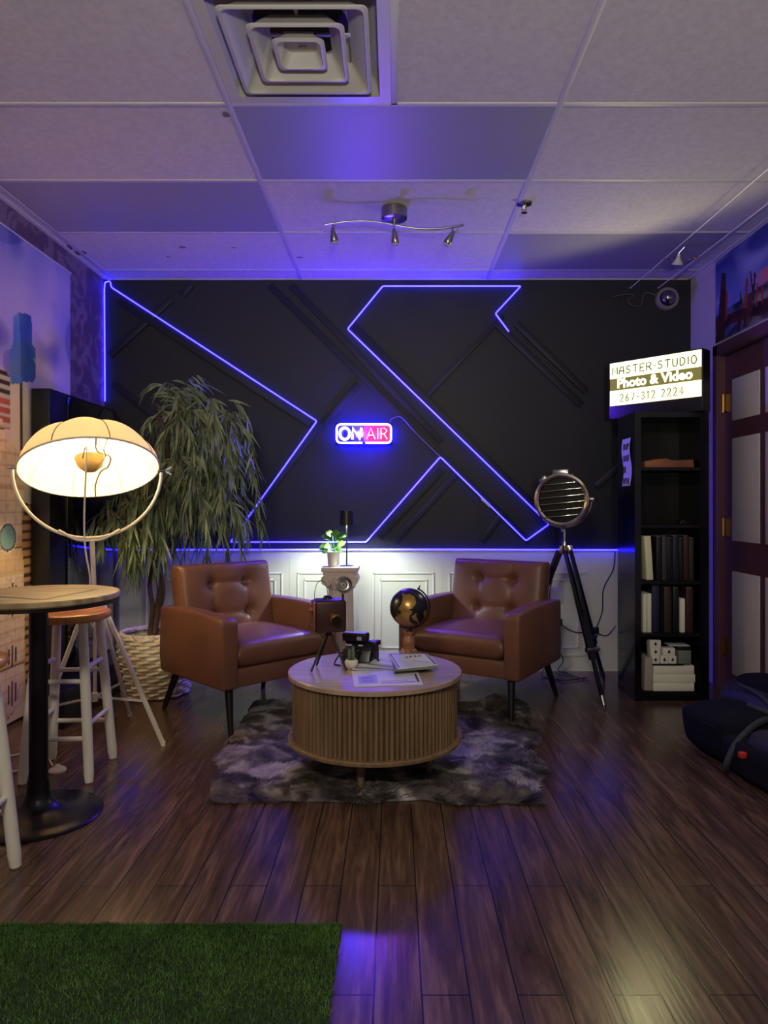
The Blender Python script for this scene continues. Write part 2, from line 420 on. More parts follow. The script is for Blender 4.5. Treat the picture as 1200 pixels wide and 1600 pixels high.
# ceiling
ys_ = [4.42, 3.81, 3.20, 2.59, 1.98, 1.37, .76, .15, -.46, -1.07, -1.68, -2.29]
xs_ = [-1.828, -.609, .609, 1.828]
DX0, DX1, DYa, DYb = -.596, -.012, 1.995, 2.578           # diffuser opening
g = G()
def slab(g, x0, x1, y0, y1, hole, z0, z1):
    hx0, hx1, hy0, hy1 = hole
    g.box(x0, hx0, y0, y1, z0, z1); g.box(hx1, x1, y0, y1, z0, z1); g.box(hx0, hx1, y0, hy0, z0, z1); g.box(hx0, hx1, hy1, y1, z0, z1)
slab(g, XL-.1, XR+.1, YB, YW+.1, (DX0, DX1, DYa, DYb), ZC, ZC+.04)
ceil = struct(g.build('ceiling', M_tile))
g = G(); tw = .012; zt = .004
for y in ys_:
    g.box(XL, XR, y-tw, y+tw, ZC-zt, ZC+.001, bev=.001)
for x in xs_: g.box(x-tw, x+tw, YB, YW, ZC-zt-.0006, ZC+.001, bev=.001)
g.box(-tw, tw, 1.98, 2.59, ZC-zt, ZC+.001, bev=.001)
g.box(XL, XR, YW-.022, YW, ZC-.006, ZC); g.box(XL, XL+.022, YB, YW, ZC-.006, ZC); g.box(XR-.022, XR, YB, YW, ZC-.006, ZC)
g.build('ceiling_grid', M_grid, ceil)
g = G(); g.box(XL, XR, YW-.02, YW, px(0, 438, YW).z, ZC, bev=.002); struct(g.build('trim_2', M_grid))
# water stains and chipped tile on the ceiling
M_stain = mat('water_stain', rgb(120, 104, 100), .9); M_chip = mat('torn_board', rgb(110, 80, 62), .95)
def blot(name, c, rx, ry, m, seed, ang=0):
    rnd = random.Random(seed); vs = []; 
    for i in range(16):
        a = 2*PI*i/16; k = 1+rnd.uniform(-.3, .3)
        x = rx*k*math.cos(a); y = ry*k*math.sin(a)
        vs.append((c.x+x*math.cos(ang)-y*math.sin(ang), c.y+x*math.sin(ang)+y*math.cos(ang), ZC-.0012))
    raw(name, vs, [tuple(range(15, -1, -1))], m, ceil)
def cl(x, y): Y = (ZC-CH)*F/(789-y); return Vector(((x-616)*Y/F, Y, ZC))
blot('stain', cl(285, 386), .022, .018, M_stain, 1); blot('stain', cl(263, 401), .012, .01, M_stain, 2); blot('stain', cl(365, 387), .02, .008, M_stain, 3)
blot('stain', cl(468, 402), .022, .012, M_stain, 9)
blot('chip', cl(108, 386), .04, .018, M_chip, 4, -1.2); blot('chip', cl(124, 395), .045, .03, M_chip, 5, -.9)
blot('chip', cl(353, 179), .013, .02, M_stain, 6)

# acrylic lens panels in the grid (their lamps are off)
def lens(x0, x1, y0, y1, label):
    g = G(); g.box(x0+tw, x1-tw, y0+tw, y1-tw, ZC-.0025, ZC-.0005)
    o = g.build('light_panel', M_lens, loc=((x0+x1)/2, (y0+y1)/2, ZC)); tag(o, label, 'ceiling light', 'unlit ceiling light panels')
lens(-.609, .609, 2.59, 3.20, 'unlit acrylic ceiling light panel glowing blue, in the row beside the air vent')
lens(-1.828, -.609, 3.20, 3.81, 'unlit acrylic ceiling light panel nearest the tapestry wall, faint blue at one end')
lens(.609, 1.828, 3.81, 4.42, 'unlit acrylic ceiling light panel above the lit sign, with a yellowish glow')
# unseen glowing panel added behind the camera, body of the fill light
g = G(); g.box(-.9, -.2, -1.0, -.45, ZC-.012, ZC-.004)
tag(g.build('fill_light_panel', emis('fill_panel_glow', (1, .93, .8), 1.0)), 'unseen glowing ceiling panel added behind the camera for fill', 'ceiling light')

# air diffuser: nested square cones
dif = thing('air_diffuser', 'square white ceiling air diffuser with nested louvre rings', 'air vent', ((DX0+DX1)/2, (DYa+DYb)/2, ZC))
dc = dif.location.copy()
M_vent = mat('vent_enamel', rgb(196, 192, 184), .33, spec=.6); M_duct = mat('duct_dark', rgb(16, 14, 14), .7)
def sqring(g, h0, z0, h1, z1, th=.003, rc=.02):
    """square cone from half-width h0 at z0 to h1 at z1, rounded corners, with thickness"""
    def loop(h, z, r):
        pts = []
        for cx, cy, a0 in ((1, 1, 0), (-1, 1, 90), (-1, -1, 180), (1, -1, 270)):
            for k in range(5):
                a = math.radians(a0+k*22.5); pts.append((cx*(h-r)+r*math.cos(a), cy*(h-r)+r*math.sin(a), z))
        return pts
    t = bmesh.new(); L = [loop(h0, z0, rc), loop(h1, z1, rc), loop(h1-th, z1, rc), loop(h0-th*1.3, z0+.0005, rc)]
    V = [[t.verts.new(p) for p in l] for l in L]; n = len(V[0])
    for k in range(4):
        A = V[k]; B = V[(k+1) % 4]
        for i in range(n): t.faces.new((A[i], A[(i+1) % n], B[(i+1) % n], B[i]))
    g.add(t, None, 0, False)
g = G(); sqring(g, .292, -.004, .272, -.004, .02, .006); sqring(g, .290, -.004, .20, .085, .003, .02); g.build('outer_frame', M_vent, dif)
for h, z, hh, zz in ((.226, -.010, .160, .055), (.151, -.012, .098, .050), (.083, -.012, .048, .030)):
    g = G(); sqring(g, h, z, h-.008, z-.0045, .006, .022); sqring(g, h-.004, z-.003, hh, zz, .003, .018)
    if h < .1: g.box(-hh, hh, -hh, hh, zz-.004, zz)
    g.build('louvre_ring', M_vent, dif)
g = G()
for a in (0, 1, 2, 3):
    M = R(a*PI/2, 'Z'); g.box(-.006, .006, .05, .19, .048, .054, M=M); g.box(-.004, .004, .10, .105, .04, .085, M=M)
g.build('bracket', M_vent, dif)
g = G(); g.cyl((0, 0, .084), (0, 0, .14), .155, caps=True); g.build('duct', M_duct, dif)
g = G(); slab(g, -.22, .22, -.22, .22, (-.12, .12, -.12, .12), .086, .09); g.box(-.29, .29, -.29, .29, .20, .205); g.build('plenum_plate', M_vent, dif)
g = G(); g.tube([(-.018, .03, .034), (.0, .012, .02), (.018, -.004, .012)], .003); g.box(.01, .035, -.012, .005, .028, .036); g.build('screw', M_steel, dif)

# ------------------------------------------------------------------ neon
def wpx(x, y, off=.034): return px(x, y, YW-off)
strip = thing('neon_strip', 'blue neon light strip zigzagging over the black wall', 'neon light', wpx(360, 847))
base = strip.location
def strip_piece(pts, off=.034, rr=.012):
    g = G(); g.tube(rounded([wpx(a, b, off)-base for a, b in pts], rr), .0050, 8); return g.build('strip_run', M_led, strip)
strip_piece([(164, 627), (163, 452), (164, 441), (172, 439), (174, 449), (495, 658), (360, 847), (572, 847), (688, 714), (822, 845), (858, 819), (543, 514), (598, 447), (814, 447), (774, 490), (795, 518)])
g = G(); A = wpx(752, 779)-base; B = wpx(766, 792)-base; g.bar(A, B, .012, .014, bev=.003); g.build('connector', M_cream, strip)
g = G(); g.tube(smoothpath([px(180, 859, YW-.036), px(400, 859, YW-.036), px(640, 858.5, YW-.036), px(820, 859, YW-.036), px(967, 859.5, YW-.036)]), .0055, 8)
tag(g.build('neon_strip', M_led, loc=px(560, 859, YW-.036)), 'straight blue neon light strip along the top of the white panelling', 'neon light')

# ON AIR sign
YS = YW-.075
oa = thing('on_air_sign', 'small glowing ON AIR neon sign on the black wall', 'neon sign', px(568, 677, YS))
ob = oa.location
def P_(x, y): return px(x, y, YS)-ob
def sign_px(x, z): return P_(525+x, 693-z)
w0, w1, h0, h1 = 526, 611, 663, 692
g = G(); t = []
rp = [(568.5, h1), (w1, h1), (w1, h0), (w0, h0), (w0, h1), (566.5, h1)]
g.tube(rounded([P_(a, b)+Vector((0, 0, 0)) for a, b in [(571, h1), (w1, h1), (w1, h0), (w0, h0), (w0, h1), (566, h1)]], .03), .0065, 8)
g.build('neon_outline', M_frame_neon, oa)
g = G()
def pl(g, pts, r=.0055, mi=0): g.tube([P_(a, b) for a, b in pts], r, 8, mi)
g.tube([P_(538.5+7.6*math.cos(2*PI*i/24), 677.5+9*math.sin(2*PI*i/24)) for i in range(24)], .0085, 8, closed=True)
pl(g, [(550.5, 686.5), (551, 668.5), (562.5, 686.5), (565, 668.5)], .0085)
g.build('letters_on', M_on, oa)
g = G(); pl(g, [(573, 686), (579.5, 669), (586, 686)], .0036); pl(g, [(575.5, 680), (583.5, 680)], .0034); pl(g, [(590.3, 686), (590.3, 669)], .0036)
pl(g, [(595.5, 686), (595.5, 669), (601, 669), (604.5, 673), (601, 677.5), (596, 678)], .0036); pl(g, [(600, 678), (605, 686)], .0036)
g.build('letters_air', emis('neon_pink', (1, .30, .42), 3.5, (.2, .02, .02)), oa)
g = G(); a_ = P_(568.5, 665); g.box(a_.x, P_(609, 0).x, .012, .016, P_(0, 690).z, a_.z); g.build('red_backing', emis('red_glow_backing', (.9, .01, .10), .75, (.12, .0, .0)), oa)
g = G(); g.box(P_(524, 0).x, P_(613, 0).x, .020, .028, P_(0, 695).z, P_(0, 660).z, bev=.003); g.build('backing_plate', M_acr, oa)
g = G()
for a in (530, 607):
    g = G(); g.cyl(P_(a, 677)+Vector((0, .026, 0)), P_(a, 677)+Vector((0, .052, 0)), .004); g.build('standoff', M_steel, oa)
# its blue glow comes from light leds behind the plate
g = G(); g.tube(rounded([P_(a, b)+Vector((0, .036, 0)) for a, b in [(530, 667), (607, 667), (607, 689), (530, 689)]]+[P_(530, 667)+Vector((0, .036, 0))], .02), .004, 6); g.build('back_glow_tube', emis('neon_back_blue', (.004, .001, 1), 700), oa)
lamp_light('on_air_glow', 'POINT', px(560, 677, YS-.03), 32, (.06, .03, 1.0), .03)
lamp_light('on_air_red_glow', 'POINT', px(592, 677, YS-.03), 2.5, (1.0, .05, .35), .02)
M_gcord = mat('grey_cord', rgb(150, 140, 170), .4)
g = G(); g.tube(smoothpath([wpx(612, 668, .05), wpx(610, 657, .036), wpx(618, 652, .03), wpx(628, 653, .03), wpx(650, 677, .03), wpx(690, 716, .03)]), .0022, 6)
tag(g.build('sign_cord', M_gcord), 'thin pale cord running from the ON AIR sign down to the neon strip', 'cord')

# ------------------------------------------------------------------ light box sign MASTER STUDIO on the bookcase
SL = Vector((1.300, 4.255, 1.672)); SR = Vector((1.683, 3.85, 1.672)); sd = (SR-SL).normalized(); sn = Vector((sd.y, -sd.x, 0)).normalized()
if sn.y > 0: sn = -sn
SW = (SR-SL).length; SH = .262
lb = thing('lightbox_sign', 'glowing yellow-white light box sign reading MASTER STUDIO on the bookcase', 'sign', SL)
def LP(x, z, o=0): return sd*x+Vector((0, 0, z))+sn*o
def lbox(g, x0, x1, z0, z1, o0, o1, mi=0, bev=0):
    M = Matrix(((sd.x, -sn.x, 0, 0), (sd.y, -sn.y, 0, 0), (0, 0, 1, 0), (0, 0, 0, 1)))
    return g.box(x0, x1, -o1, -o0, z0, z1, bev=bev, M=M, mi=mi)
g = G(); lbox(g, -.004, SW+.004, -.069, SH+.012, -.10, -.004, bev=.004); g.build('housing', M_black, lb)
M_pan = emis('backlit_panel', (1, 1, .40), SIGN_S)
M_mid = emis('backlit_dark_film', (.32, .28, .05), .55, rgb(60, 56, 20))
M_ink = mat('sign_lettering', rgb(70, 74, 46), .6)
g = G(); lbox(g, .004, SW-.004, .172, SH+.004, -.004, 0); lbox(g, .004, SW-.004, .010, .100, -.004, 0); g.build('lit_panel', M_pan, lb)
g = G(); lbox(g, .004, SW-.004, .100, .172, -.004, -.001); g.build('middle_band', M_mid, lb)
_c = SL+sd*SW/2+Vector((0, 0, .13))+sn*.10
lamp_light('lightbox_glow', 'SPOT', _c, 11, (1, .93, .46), .09, sn.to_track_quat('-Z', 'Y').to_euler(), angle=math.radians(172), blend=.3)
cw = .0315; gp = .0105; tot = strokes_w('MASTER.STUDIO', cw, gp)
g = G(); strokes(g, 'MASTER.STUDIO', .022, .194, (SW-.05-12*gp)/(len('MASTER.STUDIO')-2+.3+.4), .044, gp, lambda x, z: LP(x, z, .001), .0032); g.build('studio_name', M_ink, lb)
cw2 = (SW-.18-11*.012)/(8+.7*2+.5+.7)
g = G(); strokes(g, '267-312 2224', .07, .030, cw2, .044, .012, lambda x, z: LP(x, z, .001), .0028)
g.build('phone_number', M_ink, lb)
Ms = Matrix(((sd.x, 0, sn.x, 0), (sd.y, 0, sn.y, 0), (0, 1, 0, 0), (0, 0, 0, 1)))
g = G(); g.text('Photo & Video', .076, .001, Matrix.Translation(LP(SW/2, .137, .001)) @ Ms, bold=.0028, spacing=1.0)
g.build('glowing_lettering', emis('backlit_letters', (1, .98, .60), SIGN_S), lb)

# ------------------------------------------------------------------ armchairs
def make_chair():
    t = thing('armchair', 'tan', 'armchair')
    W, D = .70, .64
    # body frame under the cushion: front rail, sides, sloping underside
    g = G()
    g.prism([(-.305, .215), (-.305, .305), (.27, .305), (.27, .215)], 'x', -.30, .30, bev=.012)
    g.build('seat_frame', M_leather, t)
    for sx in (-1, 1):
        g = G(); x0, x1 = (-.35, -.262) if sx < 0 else (.262, .35)
        prof = [(-.318, .215), (.30, .215), (.315, .30), (.305, .525)]
        top = [(.30-.60*i/8, .535+.028*math.sin(PI*(.25+.6*i/8))) for i in range(9)]
        prof += top+[(-.318, .525)]
        g.prism(prof, 'x', x0, x1, bev=.017, seg=3); g.build('armrest', M_leather, t)
        g = G(); g.tube([(x0+.016 if sx < 0 else x1-.016, -.316, .225), (x0+.016 if sx < 0 else x1-.016, -.316, .52)], .0022, 6)
        g.build('piping', M_leather, t.children[-1])
    g = G(); g.pillow(.524, .565, .125, 24, 24, T(0, -.035, .363), e=14, k=.42, f=lambda x, y: .018*math.cos(x*5.5)*math.cos(y*5))
    g.build('seat_cushion', M_leather, t)
    # tufted backrest
    Bt = [(-.105, .105), (.105, .105), (-.105, -.06), (.105, -.06)]
    def f(x, y):
        z = .012*math.cos(x*5)
        for bx, by in Bt:
            dx, dy = x-bx, y-by; d = math.hypot(dx, dy)
            z -= .030*math.exp(-(d/.022)**2)+.012*math.exp(-(d/.055)**2)
        for bx in (-.105, .105):
            e = abs(x-bx); mid = .7 if -.06 < y < .105 else (.5 if y < .105 else .2)
            z -= .010*mid*math.exp(-(e/.014)**2)
        for by in (.105, -.06):
            e = abs(y-by); 
            if abs(x) < .105: z -= .006*math.exp(-(e/.016)**2)
        z += .007*math.cos(max(-PI/2, min(PI/2, x/.105*PI/2)))
        return z
    # back is a pillow standing up, leaning backwards
    M = T(0, .235, .545) @ R(math.radians(-11), 'X') @ R(PI/2, 'X')
    g = G(); g.pillow(.575, .44, .135, 64, 56, M, e=16, k=.35, f=f); bk = g.build('backrest', M_leather, t)
    for bx, by in Bt:
        g = G(); g.sph((0, 0, 0), .009, M @ T(bx, by, .030), sc3=(1, 1, .6), seg=12); g.build('button', M_leather, bk)
    g = G(); g.prism([(.235, .215), (.30, .215), (.318, .40), (.325, .55), (.27, .55)], 'x', -.29, .29, bev=.012); g.build('back_shell', M_leather, t)
    for sx in (-1, 1):
        g = G(); g.cyl((sx*.305, -.315, .0), (sx*.285, -.265, .222), .0125, .021, 16); g.build('leg', M_leg, t)
        g = G(); g.cyl((sx*.315, .325, .0), (sx*.275, .245, .222), .0125, .021, 16); g.build('leg', M_leg, t)
    return t
ch = make_chair()
ch.location = (-.774, 3.742, 0); ch.rotation_euler = (0, 0, math.radians(45)); ch['label'] = 'tan leather tufted armchair in front of the weeping plant and wicker basket'
ch['group'] = 'tan leather armchairs'
dup(ch, (.485, 3.902, 0), math.radians(-32), 'tan leather tufted armchair beside the studio spotlight on black tripod', 'tan leather armchairs')

# ------------------------------------------------------------------ rug
def fur_mat(name, c0, c1, c2):
    a = N(name); tc = a.n('ShaderNodeTexCoord'); nz = a.n('ShaderNodeTexNoise', _Scale=7.0, _Detail=6.0, _Distortion=.8)
    a.l(tc.outputs['Object'], nz.inputs['Vector']); cr = a.n('ShaderNodeValToRGB'); e = cr.color_ramp.elements
    e[0].position = .36; e[0].color = (*c0, 1); e[1].position = .66; e[1].color = (*c2, 1); x = e.new(.52); x.color = (*c1, 1)
    a.l(nz.outputs[0], cr.inputs[0]); a.l(cr.outputs[0], a.b.inputs['Base Color']); a.b.inputs['Roughness'].default_value = .6
    a.b.inputs['Specular IOR Level'].default_value = .3
    return a.m
M_fur = fur_mat('fur', rgb(40, 34, 32), rgb(96, 86, 82), rgb(180, 170, 166))
rx0 = Vector((-.685, 2.585)); rx1 = Vector((.52, 2.54)); rx2 = Vector((.70, 3.88)); rx3 = Vector((-.76, 3.90))
def rugP(u, v):
    p = (rx0*(1-u)+rx1*u)*(1-v)+(rx3*(1-u)+rx2*u)*v
    e = .05*noise.noise(Vector((u*5, v*6, 1)))+.015*noise.noise(Vector((u*9, v*19, 4)))
    k = .045*noise.noise(Vector((u*4.1, v*3.1, 7)))+.02*noise.noise(Vector((u*13, v*9, 2)))
    return Vector((p.x+e-.05*math.sin(PI*v)*(u-.5)*2*-.6, p.y+k, 0))
def rugH(u, v):
    h = .012+.045*max(0, noise.noise(Vector((u*5+2, v*6, 3))))+.012*max(0, noise.noise(Vector((u*14, v*13, 9))))
    h += .022*math.exp(-((v-.05-.03*math.sin(u*17))/.04)**2)*(.4+.6*abs(math.sin(u*9)))
    h += .018*math.exp(-((u-.82-.1*math.sin(v*9))/.03)**2)
    e = min(u, 1-u, v, 1-v); return h*min(1, .15+e/.04)
rug = thing('fur_rug', 'grey-brown faux fur rug lying crumpled under the round table', 'rug', (-.05, 3.2, 0)); ro = Vector((-.05, 3.2, 0))
n = 70; vs = []; fs = []
for j in range(n+1):
    for i in range(n+1):
        p = rugP(i/n, j/n); vs.append((p.x-ro.x, p.y-ro.y, .003+rugH(i/n, j/n)))
for j in range(n):
    for i in range(n):
        a = j*(n+1)+i; fs.append((a, a+1, a+n+2, a+n+1))
m0 = len(vs)
vs += [(x, y, .001) for x, y, z in vs]; fs += [tuple(m0+q for q in f[::-1]) for f in fs]
edge = [i for i in range(n+1)]+[(j)*(n+1)+n for j in range(1, n+1)]+[n*(n+1)+i for i in range(n-1, -1, -1)]+[j*(n+1) for j in range(n-1, 0, -1)]
for a, b in zip(edge, edge[1:]+edge[:1]): fs.append((b, a, a+m0, b+m0))
raw('backing', vs, fs, M_fur, rug, True)
vs = []; fs = []; rnd = random.Random(3)
for k in range(34000):
    u, v = rnd.random(), rnd.random()
    if rnd.random() < .12: v = abs(rnd.gauss(0, .01))
    elif rnd.random() < .08: u = rnd.choice((0, 1)); u = abs(u-abs(rnd.gauss(0, .008)))
    u = min(max(u, 0), 1); v = min(max(v, 0), 1)
    p = rugP(u, v); h = rugH(u, v)
    a = 3.2*noise.noise(Vector((u*4, v*4, 20)))*2+1.2*noise.noise(Vector((u*15, v*15, 5)))-.6+rnd.gauss(0, .25)
    L = rnd.uniform(.022, .045); up = rnd.uniform(.15, .5)
    d = Vector((math.cos(a), math.sin(a), 0)); s = Vector((-d.y, d.x, 0))*.0011
    b = Vector((p.x-ro.x, p.y-ro.y, h+.002)); q = b+d*L*.55+Vector((0, 0, L*up*.6)); e = b+d*L+Vector((0, 0, L*up*.35))
    e.z = max(e.z, .004); i = len(vs)
    vs += [b-s, b+s, q+s, q-s, e]; fs += [(i, i+1, i+2, i+3), (i+3, i+2, i+4)]
tag(raw('pile', vs, fs, M_fur, rug), kind='stuff')

# ------------------------------------------------------------------ coffee table
TX, TY, TZ = -.078, 2.86, .42
ct = thing('coffee_table', 'round fluted oak drum coffee table standing on the fur rug', 'coffee table', (TX, TY, 0))
g = G(); g.lathe([(.344, TZ-.021), (.35, TZ-.018), (.35, TZ-.003), (.347, TZ), (0, TZ)][::1], seg=96); g.lathe([(0, TZ-.021), (.344, TZ-.021)], seg=96); g.build('tabletop', M_top, ct)
NS = 1400
def drum_r(r, th):
    d = math.degrees(th) % 360; a = d-270
    if a > 180: a -= 360
    if a < -180: a += 360
    if -47 <= a <= 78:
        ph = (a+47)/3.4; f = (ph % 1)*2-1
        return .3215+.0125*math.sqrt(max(0, 1-(f/.86)**2)) if abs(f) < .86 else .3195
    return .333
g = G(); g.lathe([(.333, .163), (.333, TZ-.020)], seg=NS, rf=drum_r, smooth=True); g.build('fluted_drum', M_oak, ct)
g = G(); g.lathe([(0, .146), (.346, .146), (.351, .150), (.351, .160), (.346, .165), (0, .165)], seg=96); g.build('bottom_rim', M_oak, ct)
for k in range(4):
    a = math.atan2(-.215, -.047)+k*PI/2; c, s_ = math.cos(a), math.sin(a)
    g = G(); g.cyl((.222*c, .222*s_, .016), (.215*c, .215*s_, .147), .0115, .021, 20); g.build('leg', M_oak, ct)

# ------------------------------------------------------------------ things on the coffee table
M_bronze = mat('bronze_tin', rgb(80, 52, 46), .42, metal=.55, col2=rgb(60, 40, 36), nscale=9)
M_bronze2 = mat('copper_side', rgb(150, 92, 72), .4, metal=.5)
M_dkiron = mat('dark_iron', rgb(38, 32, 30), .4, metal=.6)
vc = thing('vintage_camera_ornament', 'brown metal vintage camera ornament with round flash on a small tripod', 'ornament', (-.266, 2.87, TZ), math.radians(12))
bz0, bz1 = .152, .282
g = G(); g.box(-.062, .066, -.045, .055, bz0, bz1, bev=.012, seg=3); g.build('body', M_bronze, vc)
g = G(); g.box(-.068, -.058, -.04, .05, bz0+.01, bz1-.006, bev=.003); g.cyl((-.066, -.01, bz1-.04), (-.082, -.01, bz1-.04), .011); g.build('side_plate', M_bronze2, vc)
g = G(); g.tube(smoothpath([(-.068, .0, bz1-.045), (-.078, -.02, bz1-.09), (-.092, -.03, bz0+.02), (-.09, -.03, bz0+.02)]), .0014, 6); g.build('cable', M_dkiron, vc)
g = G(); g.cyl((.016, -.044, .212), (.016, -.066, .212), .021, .019, 24); g.build('lens_ring', M_brass, vc)
g = G(); g.cyl((.020, -.060, .207), (.022, -.078, .205), .0185, .0185, 24); g.build('lens_tube', M_leg, vc)
g = G(); g.lathe([(.020, 0), (.019, .006), (.012, .013), (0, .014)], T(-.004, .015, bz1), 20); g.build('winder', M_dkiron, vc)
g = G(); g.tube([(-.058+.027*(1-math.cos(PI*i/16))*1.0, .01, bz1+.075*math.sin(PI*i/16)**.75) for i in range(17)], .0013, 6); g.build('handle', M_dkiron, vc)
g = G(); g.cyl((.058, .0, bz1-.02), (.056, -.004, bz1+.03), .0042, seg=12); g.build('flash_stem', M_dkiron, vc)
Mf = T(.058, -.012, bz1+.058) @ R(math.radians(80), 'X')
g = G(); g.lathe([(.0, -.012), (.012, -.014), (.026, -.006), (.034, .006), (.036, .010), (.033, .010), (.030, .004), (.026, .002), (.0245, .004), (.022, -.001), (.017, -.002), (.016, .001), (.013, -.004), (0, -.004)], Mf, 40)
fd = g.build('flash_dish', M_steel, vc)
g = G(); g.cyl((Mf @ Vector((0, 0, -.003))), (Mf @ Vector((0, 0, .008))), .003, .002, 10); g.build('flash_bulb', M_dkiron, fd)
for x in (-.018, .012): 
    g = G(); g.sph((x, -.005, bz0-.006), .006, seg=14); g.build('knob', M_steel, vc)
g = G(); g.cyl((0, 0, bz0-.018), (0, 0, bz0+.002), .012, .016, 16); g.build('tripod_head', M_dkiron, vc)
for a, b in (((-.010, -.004, bz0-.012), (-.078, -.055, .003)), ((.010, -.004, bz0-.012), (.062, -.07, .003)), ((-.002, .01, bz0-.012), (-.045, .052, .003))):
    g = G(); g.cyl(a, b, .0052, .0042, 10); g.build('leg', M_dkiron, vc)

M_pol = mat('black_plastic', rgb(16, 16, 18), .32)
ic = thing('instant_camera', 'black instant camera with raised flash on the coffee table', 'camera', (-.145, 2.985, TZ), math.radians(-18))
g = G(); g.prism([(-.060, 0), (-.066, .012), (-.045, .060), (-.020, .090), (.030, .092), (.058, .060), (.060, 0)], 'x', -.062, .066, bev=.005); g.build('body', M_pol, ic)
g = G(); g.prism([(-.036, .092), (-.040, .122), (-.030, .127), (.006, .127), (.012, .118), (.004, .092)], 'x', -.066, .040, bev=.003); fb = g.build('flash_bar', M_pol, ic)
g = G(); g.box(-.060, .036, -.034, .002, .1268, .1285); g.build('top_stripe', mat('pale_stripe', rgb(190, 180, 215), .3), fb)
g = G(); g.box(.000, .022, -.0405, -.037, .099, .115, bev=.001); g.build('flash_window', mat('flash_window', rgb(150, 145, 165), .2), fb)
M_pg = mat('pale_grey', rgb(170, 168, 190), .3)
g = G(); g.box(-.046, -.018, -.050, -.043, .077, .083, bev=.001); g.build('front_button', M_pg, ic)
g = G(); g.box(.010, .030, -.050, -.043, .077, .083, bev=.001); g.build('front_button', M_pg, ic)
g = G(); g.cyl((.006, -.045, .048), (.006, -.070, .042), .022, .019, 24); g.build('lens', M_gloss, ic)
g = G(); g.box(.045, .085, -.03, .03, .074, .096, bev=.006); g.build('grip', M_pol, ic)
g = G(); g.tube(smoothpath([(.062, -.02, .06), (.085, -.03, .03), (.098, -.02, .008), (.10, .01, .004), (.085, .02, .004)]), .0035, 6); g.build('strap', M_pol, ic); g = G(); g.tube(smoothpath([(-.062, -.02, .05), (-.08, -.04, .03), (-.09, -.06, .006), (-.075, -.09, .004), (-.05, -.10, .004)]), .0035, 6)
g.build('strap', M_pol, ic)

sp = thing('potted_cactus', 'tiny green cactus in a round white pot on the coffee table', 'plant', fl(549, 1045, TZ))
g = G(); g.lathe([(0, .0), (.013, .0), (.022, .008), (.0275, .020), (.027, .032), (.022, .039), (.0205, .038), (.022, .031), (0, .031)], seg=32); g.build('pot', mat('white_ceramic', rgb(222, 218, 196), .25), sp)
g = G()
M_cac = mat('cactus_green', rgb(88, 108, 76), .6)
for x, y, h, r in ((-.008, 0, .055, .007), (.006, .004, .065, .008), (.009, -.007, .040, .006)):
    g.lathe([(r*.8, .028), (r, .035), (r, .028+h*.6), (r*.8, .028+h*.9), (0, .028+h)], T(x, y, 0), 12)
g.build('cactus', M_cac, sp)

gl = thing('desk_globe', 'black and gold desk globe on a turned wooden stand', 'globe', fl(639, 1024.5, TZ))
M_gw = mat('turned_wood', rgb(150, 104, 68), .4, col2=rgb(120, 80, 52), nscale=20)
g = G(); g.lathe([(.046, 0), (.046, .010), (.036, .026), (.030, .032)], R(PI/8, 'Z'), 8, smooth=False)
g.lathe([(.026, .032), (.024, .044), (.028, .052), (.027, .072), (.021, .080), (.018, .090), (.023, .100), (.022, .108), (0, .109)], seg=32); g.build('stand', M_gw, gl)
def globe_mat():
    a = N('globe_map'); tc = a.n('ShaderNodeTexCoord'); nz = a.n('ShaderNodeTexNoise', _Scale=11.0, _Detail=4.0, _Distortion=.4); a.l(tc.outputs['Object'], nz.inputs['Vector'])
    cr = a.n('ShaderNodeValToRGB'); e = cr.color_ramp.elements; cr.color_ramp.interpolation = 'CONSTANT'
    e[0].position = 0; e[0].color = (*rgb(24, 24, 28), 1); e[1].position = .56; e[1].color = (*rgb(176, 136, 70), 1)
    a.l(nz.outputs[0], cr.inputs[0]); a.l(cr.outputs[0], a.b.inputs['Base Color'])
    c2 = a.n('ShaderNodeMapRange'); a.l(nz.outputs[0], c2.inputs['Value']); c2.inputs['From Min'].default_value = .555; c2.inputs['From Max'].default_value = .565; c2.inputs['To Max'].default_value = .55
    a.l(c2.outputs[0], a.b.inputs['Metallic']); a.b.inputs['Roughness'].default_value = .28
    return a.m
gc = Vector((0, 0, .213))
g = G(); g.sph((0, 0, 0), .085, seg=48); b_ = g.build('ball', globe_mat(), gl); b_.location = gc; b_.rotation_euler = (.3, .4, 1.9)
g = G(); ax = math.radians(-62)
pts = [gc+Vector((.092*math.cos(a), 0, .092*math.sin(a))) for a in [math.radians(62-180*i/24*1.0) for i in range(25)]]
g.tube(pts, .0035, 8); g.cyl(gc+Vector((.040, 0, .078)), gc+Vector((.050, 0, .100)), .006, .001, 10); g.cyl((0, 0, .105), (0, 0, .124), .02, .009, 16)
g.build('meridian_arm', M_dkiron, gl)

